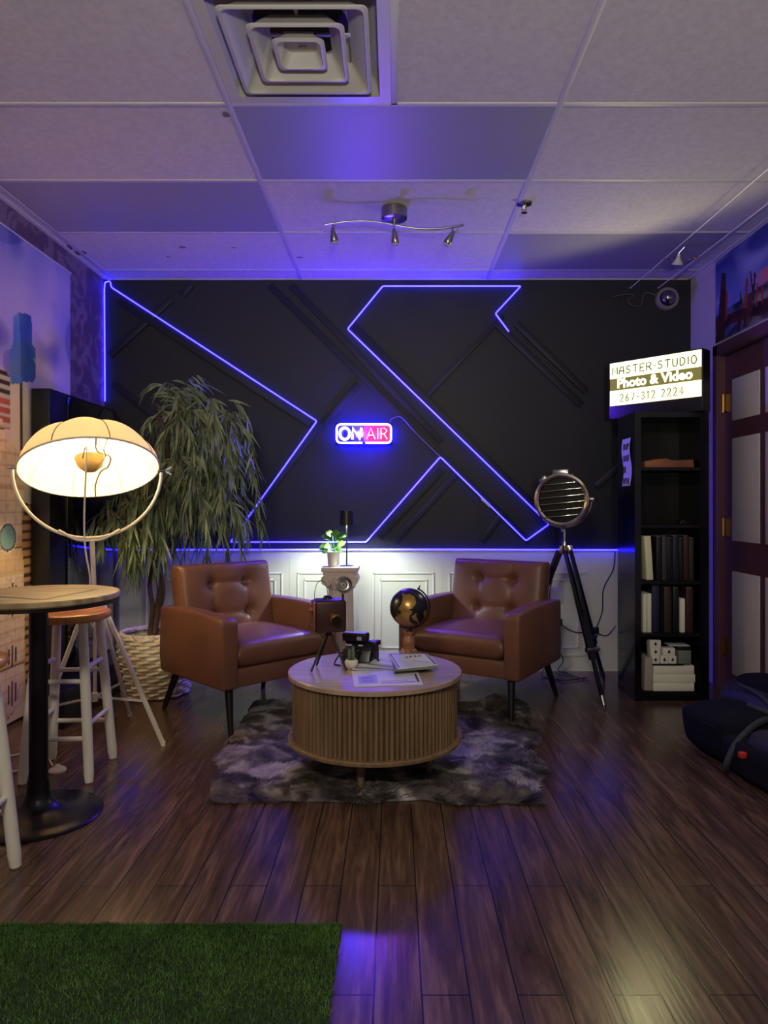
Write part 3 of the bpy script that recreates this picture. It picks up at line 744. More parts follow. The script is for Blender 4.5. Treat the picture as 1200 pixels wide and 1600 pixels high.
# papers
def sheet(name, corners, z0, z1, m, inner=None, label=None, cat=None, group=None):
    c = [Vector(p) for p in corners]; o = sum(c, Vector())/4; o.z = z0
    g = G(); t = bmesh.new(); A = [t.verts.new((p.x, p.y, z0)) for p in c]; B = [t.verts.new((p.x, p.y, z1)) for p in c]
    t.faces.new(A); t.faces.new(B)
    for i in range(4): t.faces.new((A[i], A[(i+1) % 4], B[(i+1) % 4], B[i]))
    g.add(t, None, 0)
    ob = g.build(name, m, loc=o)
    if label: tag(ob, label, cat, group)
    return ob, c
M_ink2 = mat('print_ink', rgb(60, 60, 74), .5); M_pale = mat('pale_print', rgb(176, 176, 196), .5); M_photo = mat('photo_print', rgb(150, 150, 150), .4, col2=rgb(96, 96, 84), nscale=22)
mg, c = sheet('brochure', [fl(553, 1074, TZ), fl(661, 1070, TZ), fl(648, 1040, TZ), fl(549, 1050, TZ)], TZ+.0005, TZ+.004, M_paper, None, 'large white brochure lying open and flat on the coffee table', 'brochure')
def bil(c, u, v): return (c[0]*(1-u)+c[1]*u)*(1-v)+(c[3]*(1-u)+c[2]*u)*v
def patch(g, c, u0, u1, v0, v1, z, o):
    q = [bil(c, a, b) for a, b in ((u0, v0), (u1, v0), (u1, v1), (u0, v1))]
    g.quad(*[Vector((p.x-o.x, p.y-o.y, z-o.z)) for p in q])
g = G(); o_ = mg.location
patch(g, c, .08, .36, .12, .62, TZ+.0044, o_); g.build('printed_box', M_pale, mg)
g = G(); 
for k in range(4): patch(g, c, .12, .30, .2+k*.09, .225+k*.09, TZ+.0047, o_)
patch(g, c, .40, .90, .10, .13, TZ+.0044, o_); patch(g, c, .40, .80, .2, .22, TZ+.0044, o_)
patch(g, c, .93, .96, .1, .5, TZ+.0044, o_)
g.build('printed_lines', M_ink2, mg)
# fanned pages
for k in range(7):
    a = math.radians(-2-k*6.5); ctr = fl(634, 1047, TZ); L = .215-.006*k; W_ = .06
    d = Vector((math.cos(a), math.sin(a), 0)); s = Vector((-d.y, d.x, 0))
    p = ctr; cs = [p-d*L-s*W_/2, p-s*W_/2, p+s*W_/2, p-d*L+s*W_/2]
    z = TZ+.0055+k*.0016
    ob, cc = sheet('leaflet', cs, z, z+.0010, M_photo if k % 3 == 1 else M_paper, None, ['lowest leaflet of the fan lying on the open brochure', 'second leaflet from the bottom of the fan, with grey photo print', 'third leaflet from the bottom of the fan on the brochure', 'middle leaflet of the fan of seven on the brochure', 'third leaflet from the top of the fan, with grey photo print', 'second leaflet from the top of the fan on the brochure', 'topmost leaflet of the fan, just under the OPEN magazines'][k], 'leaflet', 'leaflets fanned out on the coffee table')
    g = G(); oo = ob.location; patch(g, cc, .06, .94, .07, .10, z+.0013, oo); g.build('border', M_pale, ob)
    g = G(); patch(g, cc, .06, .94, .90, .93, z+.0013, oo); g.build('border', M_pale, ob)
stk = [('lowest magazine of the pile under the OPEN magazine', 0.10, .0), ('middle magazine of the pile under the OPEN magazine', .05, 0), ('magazine with OPEN printed on its cover, on top of the pile', 0, 0)]
for k, (lb_, rot, _) in enumerate(stk):
    c = [fl(621, 1058, TZ), fl(684, 1051, TZ), fl(667, 1033, TZ), fl(607, 1034, TZ)]
    m_ = sum(c, Vector())/4; c = [m_+Matrix.Rotation(-rot, 3, 'Z') @ (p-m_) for p in c]
    z = TZ+.0185+k*.0052
    ob, cc = sheet('magazine', c, z, z+.0048, mat('page_block', rgb(132, 136, 118), .5) if k < 2 else M_paper, None, lb_, 'magazine', 'magazines piled on the coffee table')
    if k == 2:
        oo = ob.location; g = G()
        patch(g, cc, .0, 1, .94, .98, z+.0051, oo); patch(g, cc, .93, .97, .0, 1, z+.0051, oo); patch(g, cc, .03, .06, .0, 1, z+.0051, oo); g.build('cover_border', M_ink2, ob)
        g = G(); xd = (cc[1]-cc[0]).normalized(); yd = (cc[3]-cc[0]).normalized()
        st = bil(cc, .36, .62)-oo
        x = 0
        for chh in 'OPEN':
            for stt in GL[chh]: g.tube([Vector((st.x, st.y, z+.0056-oo.z))+xd*(x+a*.014)+yd*(b*.030) for a, b in stt], .0014, 4)
            x += .0195
        g.tube([Vector((p.x, p.y, z+.0054-oo.z)) for p in (bil(cc, .45, .30)-oo, bil(cc, .5, .45)-oo, bil(cc, .55, .36)-oo, bil(cc, .85, .22)-oo)], .0006, 4)
        g.build('cover_title', M_ink2, ob)

# ------------------------------------------------------------------ pedestal, its lamp and plant
PX, PY, PZ = -.322, 4.24, .718
pd = thing('ionic_pedestal', 'white plaster ionic column pedestal standing behind the coffee table', 'pedestal', (PX, PY, 0))
g = G(); g.box(-.109, .109, -.10, .10, PZ-.028, PZ, bev=.004); g.box(-.100, .100, -.09, .09, PZ-.045, PZ-.026, bev=.004); g.build('top_slab', M_stone, pd)
g = G()
for s in (-1, 1):
    g.cyl((s*.076, -.092, PZ-.077), (s*.076, .092, PZ-.077), .034, seg=32)
    sp_ = [(s*.076+s*(.030-.0045*t)*math.cos(t*1.0), -.094, PZ-.077+(.030-.0045*t)*math.sin(t)) for t in [i*.25 for i in range(24)]]
    g.tube(sp_, .0035, 6)
g.prism([(-.076, PZ-.045), (-.076, PZ-.075), (-.03, PZ-.062), (0, PZ-.058), (.03, PZ-.062), (.076, PZ-.075), (.076, PZ-.045)], 'y', -.093, .093)
g.lathe([(.085, PZ-.13), (.088, PZ-.115), (.098, PZ-.095), (.098, PZ-.05)], seg=40)
g.build('volute_capital', M_stone, pd)
g = G(); g.lathe([(.080, .09), (.079, .3), (.076, .5), (.075, PZ-.11)], seg=240, rf=lambda r, t: r-.0055*abs(math.sin(t*10))**.7, smooth=True); g.build('fluted_shaft', M_stone, pd)
g = G(); g.box(-.105, .105, -.10, .10, 0, .05, bev=.004); g.lathe([(.098, .05), (.102, .062), (.094, .078), (.086, .092)], seg=40); g.build('base', M_stone, pd)

dl = thing('table_lamp', 'slim black table lamp with cylinder shade lit on the pedestal', 'lamp', (PX+.036, PY-.005, PZ))
M_shade = mat('dark_shade', rgb(46, 40, 36), .35, metal=.4)
g = G(); g.lathe([(.046, 0), (.046, .004), (.010, .008), (0, .008)], seg=32); g.build('base', M_bm, dl)
g = G(); g.cyl((0, 0, .006), (0, 0, .262), .0042, seg=12); g.build('pole', M_bm, dl)
g = G(); g.lathe([(.042, .246), (.037, .334), (0, .335), (0, .333), (.035, .332), (.040, .246)], seg=40, closed=True); g.build('shade', M_shade, dl)
g = G(); g.sph((0, 0, .296), .012, seg=16); g.build('bulb', emis('cool_bulb', (.85, 1, .95), 25), dl)
lamp_light('table_lamp_light', 'POINT', (PX+.036, PY-.025, PZ+.268), DESK_W*3, (.86, 1.0, .92), .010)

fp = thing('potted_plant', 'small green leafy plant in a white pot on the pedestal', 'plant', (PX-.042, PY-.03, PZ))
g = G(); g.lathe([(0, 0), (.028, 0), (.033, .010), (.038, .085), (.041, .089), (.037, .089), (.034, .075), (0, .075)], seg=36); g.build('pot', mat('white_pot', rgb(226, 220, 208), .35), fp)
M_leaf = mat('round_leaf', rgb(48, 92, 40), .35, col2=rgb(92, 140, 50), nscale=15, spec=.6); M_leaf.use_nodes = True
def leafmesh(g, base, tip, wdt, nrm=Vector((0, 0, 1)), fold=.25, n=6):
    base = Vector(base); tip = Vector(tip); d = tip-base; s = d.cross(nrm).normalized()*wdt; u = s.cross(d).normalized()
    t = bmesh.new(); L = []; Cc = []; Rr = []
    for i in range(n+1):
        f = i/n; wd = math.sin(PI*min(1, f*.94+.03))**.7; p = base+d*f-Vector((0, 0, 1))*.12*d.length*f*f*1.2
        L.append(t.verts.new(p-s*wd+u*wdt*fold*wd)); Cc.append(t.verts.new(p)); Rr.append(t.verts.new(p+s*wd+u*wdt*fold*wd))
    for i in range(n):
        t.faces.new((L[i], Cc[i], Cc[i+1], L[i+1])); t.faces.new((Cc[i], Rr[i], Rr[i+1], Cc[i+1]))
    g.add(t, None, 0, True)
gs = G(); gg = G(); rnd = random.Random(5)
for bx, bz, ln in ((-.040, .125, .06), (-.030, .165, .06), (-.005, .185, .06), (.028, .180, .06), (.042, .155, .055), (.03, .125, .06), (-.02, .12, .055), (.012, .150, .06), (-.045, .105, .05), (.01, .112, .06)):
    by = rnd.uniform(-.04, .03); gs.tube([(0, 0, .07), (bx*.5, by*.5, .07+(bz-.07)*.7), (bx, by, bz)], .0018, 5)
    for q in range(2):
        a = math.atan2(by, bx)+rnd.uniform(-.9, .9); aa = math.atan2(bz-.125, bx)+rnd.uniform(-.8, .8); leafmesh(gg, (bx*.8, by, bz), (bx*.8+ln*math.cos(aa), by-.012, bz+ln*.6*math.sin(aa)+.004), .021, Vector((rnd.uniform(-.3, .3), -.8, .6)))
gg.build('foliage', M_leaf, fp, fix=False); gs.build('stem', M_leaf, fp)

# ------------------------------------------------------------------ bookcase
BX0, BX1, BY0, BY1, BZ = 1.333, 1.744, 3.90, 4.20, 1.602
bc = thing('bookcase', 'tall narrow gloss black bookcase between the black wall and plum door', 'bookcase', (BX0, BY0, 0)); bo = bc.location
M_wire = mat('glint_pale_wire', rgb(235, 232, 220), .35)  # pale base colour holds the sign's glint on the wires
M_bk = mat('bookcase_black', rgb(13, 13, 14), .16, spec=.6); M_bki = mat('bookcase_inner', rgb(8, 8, 8), .5, spec=.3)
for a, b in ((BX0, BX0+.034), (BX1-.05, BX1)):
    g = G(); g.box(a, b, BY0, BY1, 0, BZ); g.build('side_panel', M_bk, bc, ); bc.children[-1].location = -Vector(bo)
def part_abs(g, name, m, par):
    o = g.build(name, m, par); o.location = -Vector(par.location); return o
g = G(); g.box(BX0+.034, BX1-.05, BY1-.008, BY1, 0, BZ); part_abs(g, 'back_panel', M_bki, bc)
g = G(); g.box(BX0+.034, BX1-.05, BY0, BY1-.008, BZ-.03, BZ); part_abs(g, 'top_panel', M_bk, bc)
g = G(); g.box(BX0+.034, BX1-.05, BY0+.006, BY0+.02, 0, .046); part_abs(g, 'plinth', M_bk, bc)
SZ = [.046, .373, .664, .976, 1.295]
for z in SZ:
    g = G(); g.box(BX0+.034, BX1-.05, BY0+.003, BY1-.008, z-.018, z); part_abs(g, 'shelf', M_bki, bc)
def bxp(x, Y=3.93): return (x-616)*Y/F
def book(x0, x1, z, h, m, label, name='book', cat='book', group=None, dep=.18, y=None, lean=0, block=True):
    y = BY0+.03 if y is None else y; a, b = bxp(x0, y), bxp(x1, y)
    g = G(); w_ = b-a
    g.box(0, w_, 0, dep, 0, h, bev=min(.0025, w_*.2))
    o = g.build(name, m); o.location = (a, y, z+.0005); o.rotation_euler = (0, lean, 0); tag(o, label, cat, group)
    if block:
        g = G(); g.box(w_*.15, w_*.85, .004, dep-.002, h-.004, h+.0005); g.build('page_block', M_paper, o)
    return o
M_wb = mat('white_spine', rgb(240, 238, 210), .5); M_yb = mat('cream_spine', rgb(238, 234, 190), .5)
cols = {'navy': mat('navy_cover', rgb(34, 38, 66), .45), 'dark blue': mat('dark_blue_cover', rgb(24, 27, 42), .45), 'black': mat('black_cover', rgb(20, 20, 22), .4), 'maroon': mat('maroon_cover', rgb(60, 30, 32), .45), 'brown': mat('brown_cover', rgb(52, 40, 36), .5), 'grey': mat('grey_cover', rgb(58, 58, 62), .5)}
book(1010.5, 1021, SZ[2]+.002, .245, M_yb, 'cream white book leaning on the third shelf, beside the dark books', lean=-.06, group='books on the middle bookcase shelf')
sq = [('black', 8, .245), ('grey', 7, .25), ('black', 8, .24), ('dark blue', 9, .25), ('black', 6, .235), ('maroon', 8, .25), ('brown', 7, .24)]
x = 1026
tail = ['next to the cream book', 'third from the cream book', 'in the middle of the row', 'thicker, right of the middle', 'thin, beside the maroon one', 'second from the right end', 'at the right end of the row']
for (cn, wd, h), tl in zip(sq, tail):
    book(x, x+wd, SZ[2], h, cols[cn], '%s book on the middle bookcase shelf, %s' % (cn, tl), group='books on the middle bookcase shelf', lean=.0); x += wd+.9
book(1005, 1010.5, SZ[1], .215, M_wb, 'white binder at the left end of the lower bookcase shelf', 'binder', 'binder', 'books and binders on the second lowest shelf')
book(1011.5, 1018, SZ[1], .218, M_wb, 'second white binder from the left end, beside the navy album', 'binder', 'binder', 'books and binders on the second lowest shelf')
book(1019.5, 1030, SZ[1], .262, cols['navy'], 'tall navy album beside two white binders', 'album', 'album', 'books and binders on the second lowest shelf')
book(1038, 1049, SZ[1], .25, cols['brown'], 'dark brown album on the second lowest shelf, left of the thin white book', 'album', 'album', 'books and binders on the second lowest shelf')
book(1063, 1070.5, SZ[1], .19, M_wb, 'thin white book standing between brown and maroon albums', 'book', 'book', 'books and binders on the second lowest shelf')
book(1052, 1061, SZ[1], .25, cols['black'], 'black album directly left of the thin white book', 'album', 'album', 'books and binders on the second lowest shelf')
book(1072.5, 1083, SZ[1], .25, cols['maroon'], 'maroon album at the right end of the second lowest shelf', 'album', 'album', 'books and binders on the second lowest shelf')
# bottom compartment
z = SZ[0]
for k, (xe, lb_) in enumerate(((1085, 'lowest'), (1086.5, 'middle'), (1085, 'topmost'))):
    book(1021, xe, z, .0465, M_wb, '%s of three thick white photo albums stacked flat at the bookcase bottom' % lb_, 'photo_album', 'album', 'white photo albums lying flat', block=False); z += .048
book(1006.5, 1018.5, SZ[0]+.003, .185, mat('beige_cover', rgb(176, 164, 150), .5), 'beige album leaning left of the flat white albums', 'album', 'album', lean=.035, block=False)
g = G(); g.box(0, .175, 0, .2, 0, .006); o = g.build('black_tray', M_bki); o.location = (bxp(1019), BY0+.025, z+.0008); tag(o, 'thin black board lying on the flat white albums', 'board'); z += .0078
M_box = mat('white_carton', rgb(242, 238, 218), .55); M_logo = mat('dark_gold_mark', rgb(84, 74, 50), .4, metal=.4)
def carton(x0, x1, zz, h, label):
    y = BY0+.035; a, b = bxp(x0, y), bxp(x1, y); o = thing('small_white_box', label, 'box', ((a+b)/2, y, zz), 0, 'small white boxes in the bookcase')
    w_ = b-a-.001; g = G(); g.box(-w_/2, w_/2, 0, .06, 0, h, bev=.0015); g.build('carton', M_box, o)
    g = G(); g.cyl((0, .0005, h*.5), (0, -.0012, h*.5), .0075, seg=16); g.cyl((0, 0, h*.5+.008), (0, -.0012, h*.5+.008), .004, seg=8); g.build('emblem', M_logo, o)
hb = .0435; zb = z
carton(1018, 1030.5, zb, hb, 'lowest small white box in the stack of three at the end')
carton(1016.5, 1032.5, zb+hb+.0006, hb, 'middle small white box in the stack of three')
carton(1015.5, 1033, zb+2*(hb+.0006), hb, 'topmost small white box in the stack of three')
carton(1032, 1044.5, zb, hb, 'small white box on the bottom row between two others')
carton(1045, 1057, zb, hb, 'small white box on the bottom row beside the grey stack')
carton(1036, 1055, zb+hb+.0006, hb, 'single small white box sitting across the two right-hand boxes')
o = book(1060, 1080, zb, .075, mat('grey_stack', rgb(134, 134, 122), .6, col2=rgb(110, 110, 100), nscale=3, nstretch=(.1, .1, 60)), 'grey stack of photo cards beside the small white boxes', 'card_stack', 'card stack', dep=.12, block=False)
o = book(1046, 1078, zb+.0945, .006, M_paper, 'loose white papers lying above the small boxes', 'loose_paper', 'paper', dep=.1, y=BY0+.05, block=False)
o = book(1058, 1082, zb+.0755, .0185, cols['black'], 'black case under the loose papers in the bookcase', 'black_case', 'case', dep=.12, y=BY0+.04, block=False)
# tray on the upper shelf
g = G(); g.prism([(0, 0), (0, .035), (.055, .045), (.12, .050), (.155, .040), (.270, .044), (.275, .0)], 'y', 0, .16, bev=.003)
o = g.build('wooden_case', mat('orange_wood', rgb(158, 92, 50), .5, col2=rgb(120, 74, 48), nscale=8)); o.location = (bxp(1008), BY0+.03, SZ[4]+.001); tag(o, 'orange-brown wooden case on the uppermost bookcase shelf', 'case')
g = G(); g.box(0, .06, 0, .05, 0, .018, bev=.004); g.cyl((.03, .025, .018), (.03, .025, .026), .016, seg=16)
o = g.build('small_gadget', M_dkiron); o.location = (bxp(1062), BY0+.03, SZ[3]+.001); tag(o, 'small dark metal gadget on the otherwise empty bookcase shelf', 'gadget')
# note taped to its side
nt = thing('paper_note', 'white paper note with handwriting taped to the bookcase side', 'note', (BX0-.002, 4.02, 1.3))
vs = []; fs = []; NN = 12
for i in range(NN+1):
    zz = 1.465-i*(1.465-1.195)/NN-1.3; b = .006*math.sin(i*.6)+.003
    for y in (-.065, .075): vs.append((-.0015-b*.4, y+.012*math.sin(i*.55), zz))
for i in range(NN): fs.append((2*i, 2*i+1, 2*i+3, 2*i+2))
raw('sheet', vs, fs, M_paper, nt)
bpy.context.view_layer.update()
g = G(); rnd = random.Random(4)
for r_ in range(4):
    zz = .10-r_*.065
    for k in range(4 if r_ != 2 else 2):
        y0 = .05-k*.026; st = rnd.choice([[(0, 0), (.3, 1), (.6, 0), (.9, 1)], [(0, 1), (0, 0), (.8, .2), (.7, .9)], [(0, 0), (0, 1), (.9, 1), (.2, .4)]])
        g.tube([(-.0065, y0-a*.018, zz+b*.035) for a, b in st], .0018, 4)
g.build('handwriting', M_ink2, nt)
# bead chain hanging by the door
g = G(); p = px(1110, 570, 3.93)
zz = 0
for k in range(46): g.sph((0, 0, -k*.0145), .0028 if k < 26 else .0045, seg=8)
o = g.build('bead_chain', M_steel); o.location = (BX1+.012, 3.905, p.z+.02); tag(o, 'thin silver bead chain hanging beside the bookcase edge', 'chain')

# ------------------------------------------------------------------ studio spotlight on tripod
tr = thing('spotlight_tripod', 'black wooden surveyor tripod carrying the chrome spotlight', 'tripod', (.98, 4.05, 0)); th = .845
g = G(); g.cyl((0, 0, th-.03), (0, 0, th+.03), .018, .014, 20); g.cyl((0, 0, th+.03), (0, 0, th+.10), .008, seg=12)
for a in (.3, 2.4, 4.5): g.box(-.012, .012, .010, .045, -.04, .01, bev=.004, M=T(0, 0, th) @ R(a, 'Z'))
g.build('hub', M_chrome, tr)
for fx, fy in ((.125, -.34), (-.27, .26), (.30, .26)):
    d = Vector((fx, fy, 0)).normalized(); s = Vector((-d.y, d.x, 0)); top = Vector((0, 0, th-.02))+d*.03; foot = Vector((fx, fy, .03))
    g = G()
    for q in (-1, 1): g.bar(top+s*q*.020, top.lerp(foot, .72)+s*q*.014, .014, .022, bev=.003)
    g.bar(top.lerp(foot, .45), foot, .018, .02, bev=.003)
    lg = g.build('leg', M_leg, tr)
    g = G(); m_ = top.lerp(foot, .66); g.bar(m_-s*.032, m_+s*.032, .026, .026, bev=.003); g.cyl(m_+s*.03, m_+s*.055, .009, seg=12); g.build('clamp', M_steel, lg)
    g = G(); g.cyl(foot, Vector((fx*1.02, fy*1.02, .0)), .012, .004, 12); g.cyl(foot+(top-foot)*.06, foot, .0135, .0135, 12); g.build('metal_foot', M_steel, lg)
sl = thing('studio_spotlight', 'round chrome studio spotlight with slatted grille, unlit on its tripod', 'spotlight', (.962, 4.03, 1.118), math.radians(-20))
hr = .142
Mh = R(math.radians(94), 'X')   # local z -> -y (towards the room)
g = G(); g.lathe([(0, -.175), (.05, -.172), (.10, -.150), (.130, -.115), (.138, -.08), (.138, .03), (.133, .03), (.133, -.08), (.12, -.11), (.08, -.13), (0, -.15)], Mh, 56); g.build('housing', M_steel, sl)
g = G(); g.lathe([(.132, .028), (.150, .026), (.154, .034), (.152, .046), (.140, .050), (.128, .044)], Mh, 56, closed=True); g.build('front_ring', M_chrome, sl)
g = G(); g.lathe([(.125, .02), (.10, -.05), (.05, -.10), (0, -.115)], Mh, 48); g.build('reflector', mat('dark_reflector', rgb(44, 42, 38), .35, metal=.8), sl)  # reflector kept in one dark tone behind the bars
g = G(); g.sph((0, .04, 0), .038, seg=20); g.cyl((0, .04, -.03), (0, .04, -.08), .016); g.build('bulb', mat('clear_bulb', rgb(150, 150, 140), .1, spec=.8), sl)
for k in range(6):
    z = -.095+k*.037; hw = math.sqrt(.132**2-z*z); a = .10
    g = G(); g.bar((-hw, -.042, z-hw*a), (hw, -.042, z+hw*a), .012, .0045, bev=.001); g.build('grille_bar', M_chrome, sl)
g = G(); 
for a in (0.05, .75):
    M = R(-a, 'Y') @ T(-.0, .04, .150); g.box(-.045 if a < .5 else -.025, .045 if a < .5 else .025, -.06, .05, -.018, .022, bev=.006, M=M)
g.box(-.05, .05, .10, .13, .13, .15, bev=.004); g.build('vent_cap', M_steel, sl)
g = G(); pts = [(.158*math.cos(a), .04, .158*math.sin(a)) for a in [PI+PI*i/30 for i in range(31)]]
g.tube(pts, .007, 8); g.cyl((-.158, .04, 0), (-.135, .04, 0), .014); g.cyl((.135, .04, 0), (.172, .04, 0), .014); g.build('yoke', M_chrome, sl)
g = G(); g.cyl((.0, .03, -.150), (.0, .02, -.185), .012); g.build('yoke_stud', M_chrome, sl)

# cords and outlets on the right of the wall
def cord(name, pts, r, m, label, cat='cord', parent=None):
    o0 = parent.matrix_world.translation if parent else Vector(pts[0]); g = G(); g.tube(smoothpath([Vector(p)-o0 for p in pts]), r, 6); o = g.build(name, m)
    if parent:
        bpy.context.view_layer.update(); o.parent = parent; o.matrix_parent_inverse = parent.matrix_world.inverted(); o.location = parent.location; return o
    o.location = o0; tag(o, label, cat); return o
wy = YW-.03
def wp(x, y, o=.03): return px(x, y, YW-o)
cord('power_cord', [wp(961, 862, .05), wp(958, 890), wp(943, 920), wp(941, 955), wp(930, 985)], .0035, M_cord, 'black cord falling from the blue strip end to the wall outlet')
cord('power_cord', [wp(930, 988), wp(940, 992), wp(950, 992), wp(962, 978)], .003, M_cord, 'short black cord looping from the outlet towards the bookcase')
bpy.context.view_layer.update()
cord('power_cord', [(1.0, 4.16, .98), (.985, 4.2, .80), (.97, 4.35, .6), (.985, 4.52, .40), (.96, 4.54, .30), (1.02, 4.5, .12), (.93, 4.45, .012), (1.05, 4.33, .008), (1.2, 4.40, .008)], .0035, M_cord, '', parent=sl)
cord('power_cord', [wp(872, 958), wp(878, 976), wp(900, 988), wp(926, 986)], .003, M_cord, 'black cord sagging between the two wall outlets')
cord('power_cord', [wp(868, 975), wp(864, 1000), wp(880, 1030), wp(872, 1046), (1.1, 4.5, .008), (1.2, 4.3, .008)], .003, M_cord, 'black cord trailing down beside the armchair onto the floor')
for x, y, lb_ in ((874, 972, 'black wall plug behind the armchair side'), (931, 985, 'black wall plug between the tripod legs and the bookcase')):
    g = G(); p = px(x, y, YW-.02); g.box(-.018, .018, -.012, .008, -.022, .022, bev=.004); g.cyl((0, -.012, 0), (0, -.03, 0), .011, seg=12); o = g.build('wall_plug', M_black); o.location = p; tag(o, lb_, 'plug')
g = G(); g.box(-.035, .035, -.004, .002, -.056, .056, bev=.003); o = g.build('outlet_plate', M_panelw); o.location = px(872, 930, YW-.0175); tag(o, 'pale outlet plate on the white panelling behind the armchair', 'outlet')

# dome camera on the wall, its cord
dcm = thing('dome_camera', 'grey dome security camera on the black wall near the ceiling', 'security camera', px(1041, 468, YW-.012))
g = G(); g.lathe([(.074, 0), (.074, .03), (.066, .040), (0, .040)], R(PI/2, 'X'), 40); g.build('mount', mat('camera_grey', rgb(120, 112, 110), .45), dcm)
g = G(); g.sph((-.008, -.045, -.004), .052, seg=32); g.build('dome', mat('mirror_dome', rgb(150, 140, 140), .12, metal=1), dcm)
bpy.context.view_layer.update()
cord('power_cord', [wp(1026, 462, .05), wp(1008, 458), wp(1000, 478), wp(985, 476), wp(982, 468), wp(990, 462), wp(976, 460), wp(958, 464)], .004, mat('cord_grey', rgb(70, 68, 68), .5), '', parent=dcm)

# ------------------------------------------------------------------ ceiling fixtures
tl = thing('track_light', 'brushed metal wavy ceiling light bar with three small spot heads', 'ceiling light', (0.0, 3.50, ZC))
g = G(); g.lathe([(.064, 0), (.064, -.052), (.058, -.056), (0, -.056)], seg=48); g.build('canopy', M_steel, tl)
ty = .0; L = .345
bar = [Vector((-.345+.69*i/40, ty, -.083+.020*math.sin(2*PI*i/40))) for i in range(41)]
g = G(); g.tube(bar, .0058, 10); g.cyl((0, 0, -.05), (0, 0, -.085), .012, seg=16); g.build('wavy_bar', M_steel, tl)
for x, tilt, yaw in ((-.305, .12, 0), (0.0, 0.1, 0), (.29, -.5, 0)):
    z = -.083+.020*math.sin(2*PI*(x+.345)/.69); H = T(x, 0, z-.03) @ R(-tilt, 'Y') @ R(.15, 'X')
    g = G(); g.cyl((x, 0, z), (x, 0, z-.035), .004, seg=10)
    g.lathe([(.0, .012), (.007, .010), (.012, -.010), (.0185, -.038), (.020, -.055), (.017, -.060), (0, -.062)][::1], H, 28)
    hd = g.build('spot_head', M_steel, tl)
    g = G(); g.lathe([(.0165, -.060), (.015, -.067), (0, -.069)], H, 24); g.build('glass', mat('spot_glass', rgb(180, 178, 176), .1, spec=.9), hd)
    if x: 
        g = G(); g.cyl(H @ Vector((.006, 0, -.02)), H @ Vector((.018, 0, .06)), .0016, seg=6); g.build('aiming_pin', M_steel, hd)
spk = thing('fire_sprinkler', 'chrome fire sprinkler head on the ceiling beside the track light', 'sprinkler', (.635, 3.44, ZC))
g = G(); g.lathe([(.040, 0), (.036, -.008), (.018, -.014), (0, -.014)], seg=32); g.build('escutcheon', M_chrome, spk)
g = G(); g.cyl((0, 0, -.012), (0, 0, -.03), .010, .006, 12); g.tube([(-.008, 0, -.02), (-.012, 0, -.032), (0, 0, -.045)], .002); g.tube([(.008, 0, -.02), (.012, 0, -.032), (0, 0, -.045)], .002); g.cyl((0, 0, -.044), (0, 0, -.048), .015, seg=16); g.build('nozzle', M_chrome, spk)
cw_ = thing('cable_light', 'low voltage cable light with small halogen between two tensioned wires', 'ceiling light', (1.62, 4.02, 2.498))
for xa, xb in ((1.535, 1.60), (1.715, 1.80)):
    g = G(); g.cyl((xa-1.62, 4.60-4.02, -.002), (xb+.02-1.62, .4-4.02, -.002), .0026, seg=6); g.build('tension_wire', M_wire, cw_)
    g = G(); g.cyl((xa-1.62, 4.598-4.02, -.002), (xa-1.62, 4.57-4.02, -.002), .008, seg=10); g.build('wire_anchor', M_steel, cw_)
g = G(); g.tube([(-.088, -.01, 0), (-.05, -.012, -.014), (-.03, 0, -.012)], .0035); g.tube([(.11, -.01, 0), (.07, -.012, -.014), (.03, 0, -.012)], .0035)
g.cyl((.115, -.012, 0), (.075, -.012, -.002), .006, seg=8); g.build('cross_arm', M_chrome, cw_)
Hh = T(0, 0, -.015) @ R(math.radians(24), 'X')
g = G(); g.lathe([(.0, .035), (.008, .034), (.012, .012), (.026, -.012), (.033, -.022), (.030, -.024), (.022, -.012), (0, -.002)], Hh, 32); g.build('halogen_reflector', mat('dichroic', rgb(215, 212, 196), .25, metal=.2), cw_)
g = G(); g.tube([(0.0, .0, .02), (.03, -.02, .055)], .003); g.build('bulb_stem', M_steel, cw_)

# ------------------------------------------------------------------ left wall: tapestry
def inpoly(x, y, P):
    c = False; n = len(P)
    for i in range(n):
        x1, y1 = P[i]; x2, y2 = P[i-1]
        if (y1 > y) != (y2 > y) and x < (x2-x1)*(y-y1)/(y2-y1)+x1: c = not c
    return c
def mix(a, b, t): t = max(0, min(1, t)); return tuple(a[i]*(1-t)+b[i]*t for i in range(3))
TXW = XL+.012
def wy_z(x, y):       # photo measurement on the tapestry -> (distance, height) on its plane
    Y = -TXW*F/(616-x); return (Y, CH-(y-789)*Y/F)
def PW(*pts): return [wy_z(*p) for p in pts]
tower = PW((22, 495), (31, 487), (48, 494), (49, 538), (54, 545), (54, 590), (50, 598), (36, 596), (30, 600), (18, 600), (16, 550), (22, 535))
tower_l = PW((22, 495), (31, 487), (33, 600), (18, 600), (16, 550), (22, 535))
tlow = PW((17, 600), (40, 592), (44, 640), (50, 900), (18, 900))
spire = PW((-60, 560), (4, 572), (17, 590), (18, 670), (-60, 670))
hall = PW((-160, 610), (4, 655), (12, 690), (33, 705), (36, 780), (50, 792), (52, 905), (50, 1000), (44, 1085), (0, 1142), (-200, 1330))
brick = PW((33, 785), (70, 792), (70, 1050), (38, 1085), (36, 880), (33, 860))
CL = dict(sky=rgb(150, 142, 196), cloud=rgb(222, 200, 214), deep=rgb(86, 88, 160), blue=rgb(44, 84, 150), blue2=rgb(80, 124, 190), pale=rgb(206, 204, 190), teal=rgb(126, 168, 170),
          cream=rgb(232, 212, 180), tan=rgb(196, 152, 104), dark=rgb(70, 52, 46), pink=rgb(214, 180, 190), red=rgb(190, 96, 84))
win = [wy_z(12, 840), wy_z(16, 925), wy_z(17, 1000)]
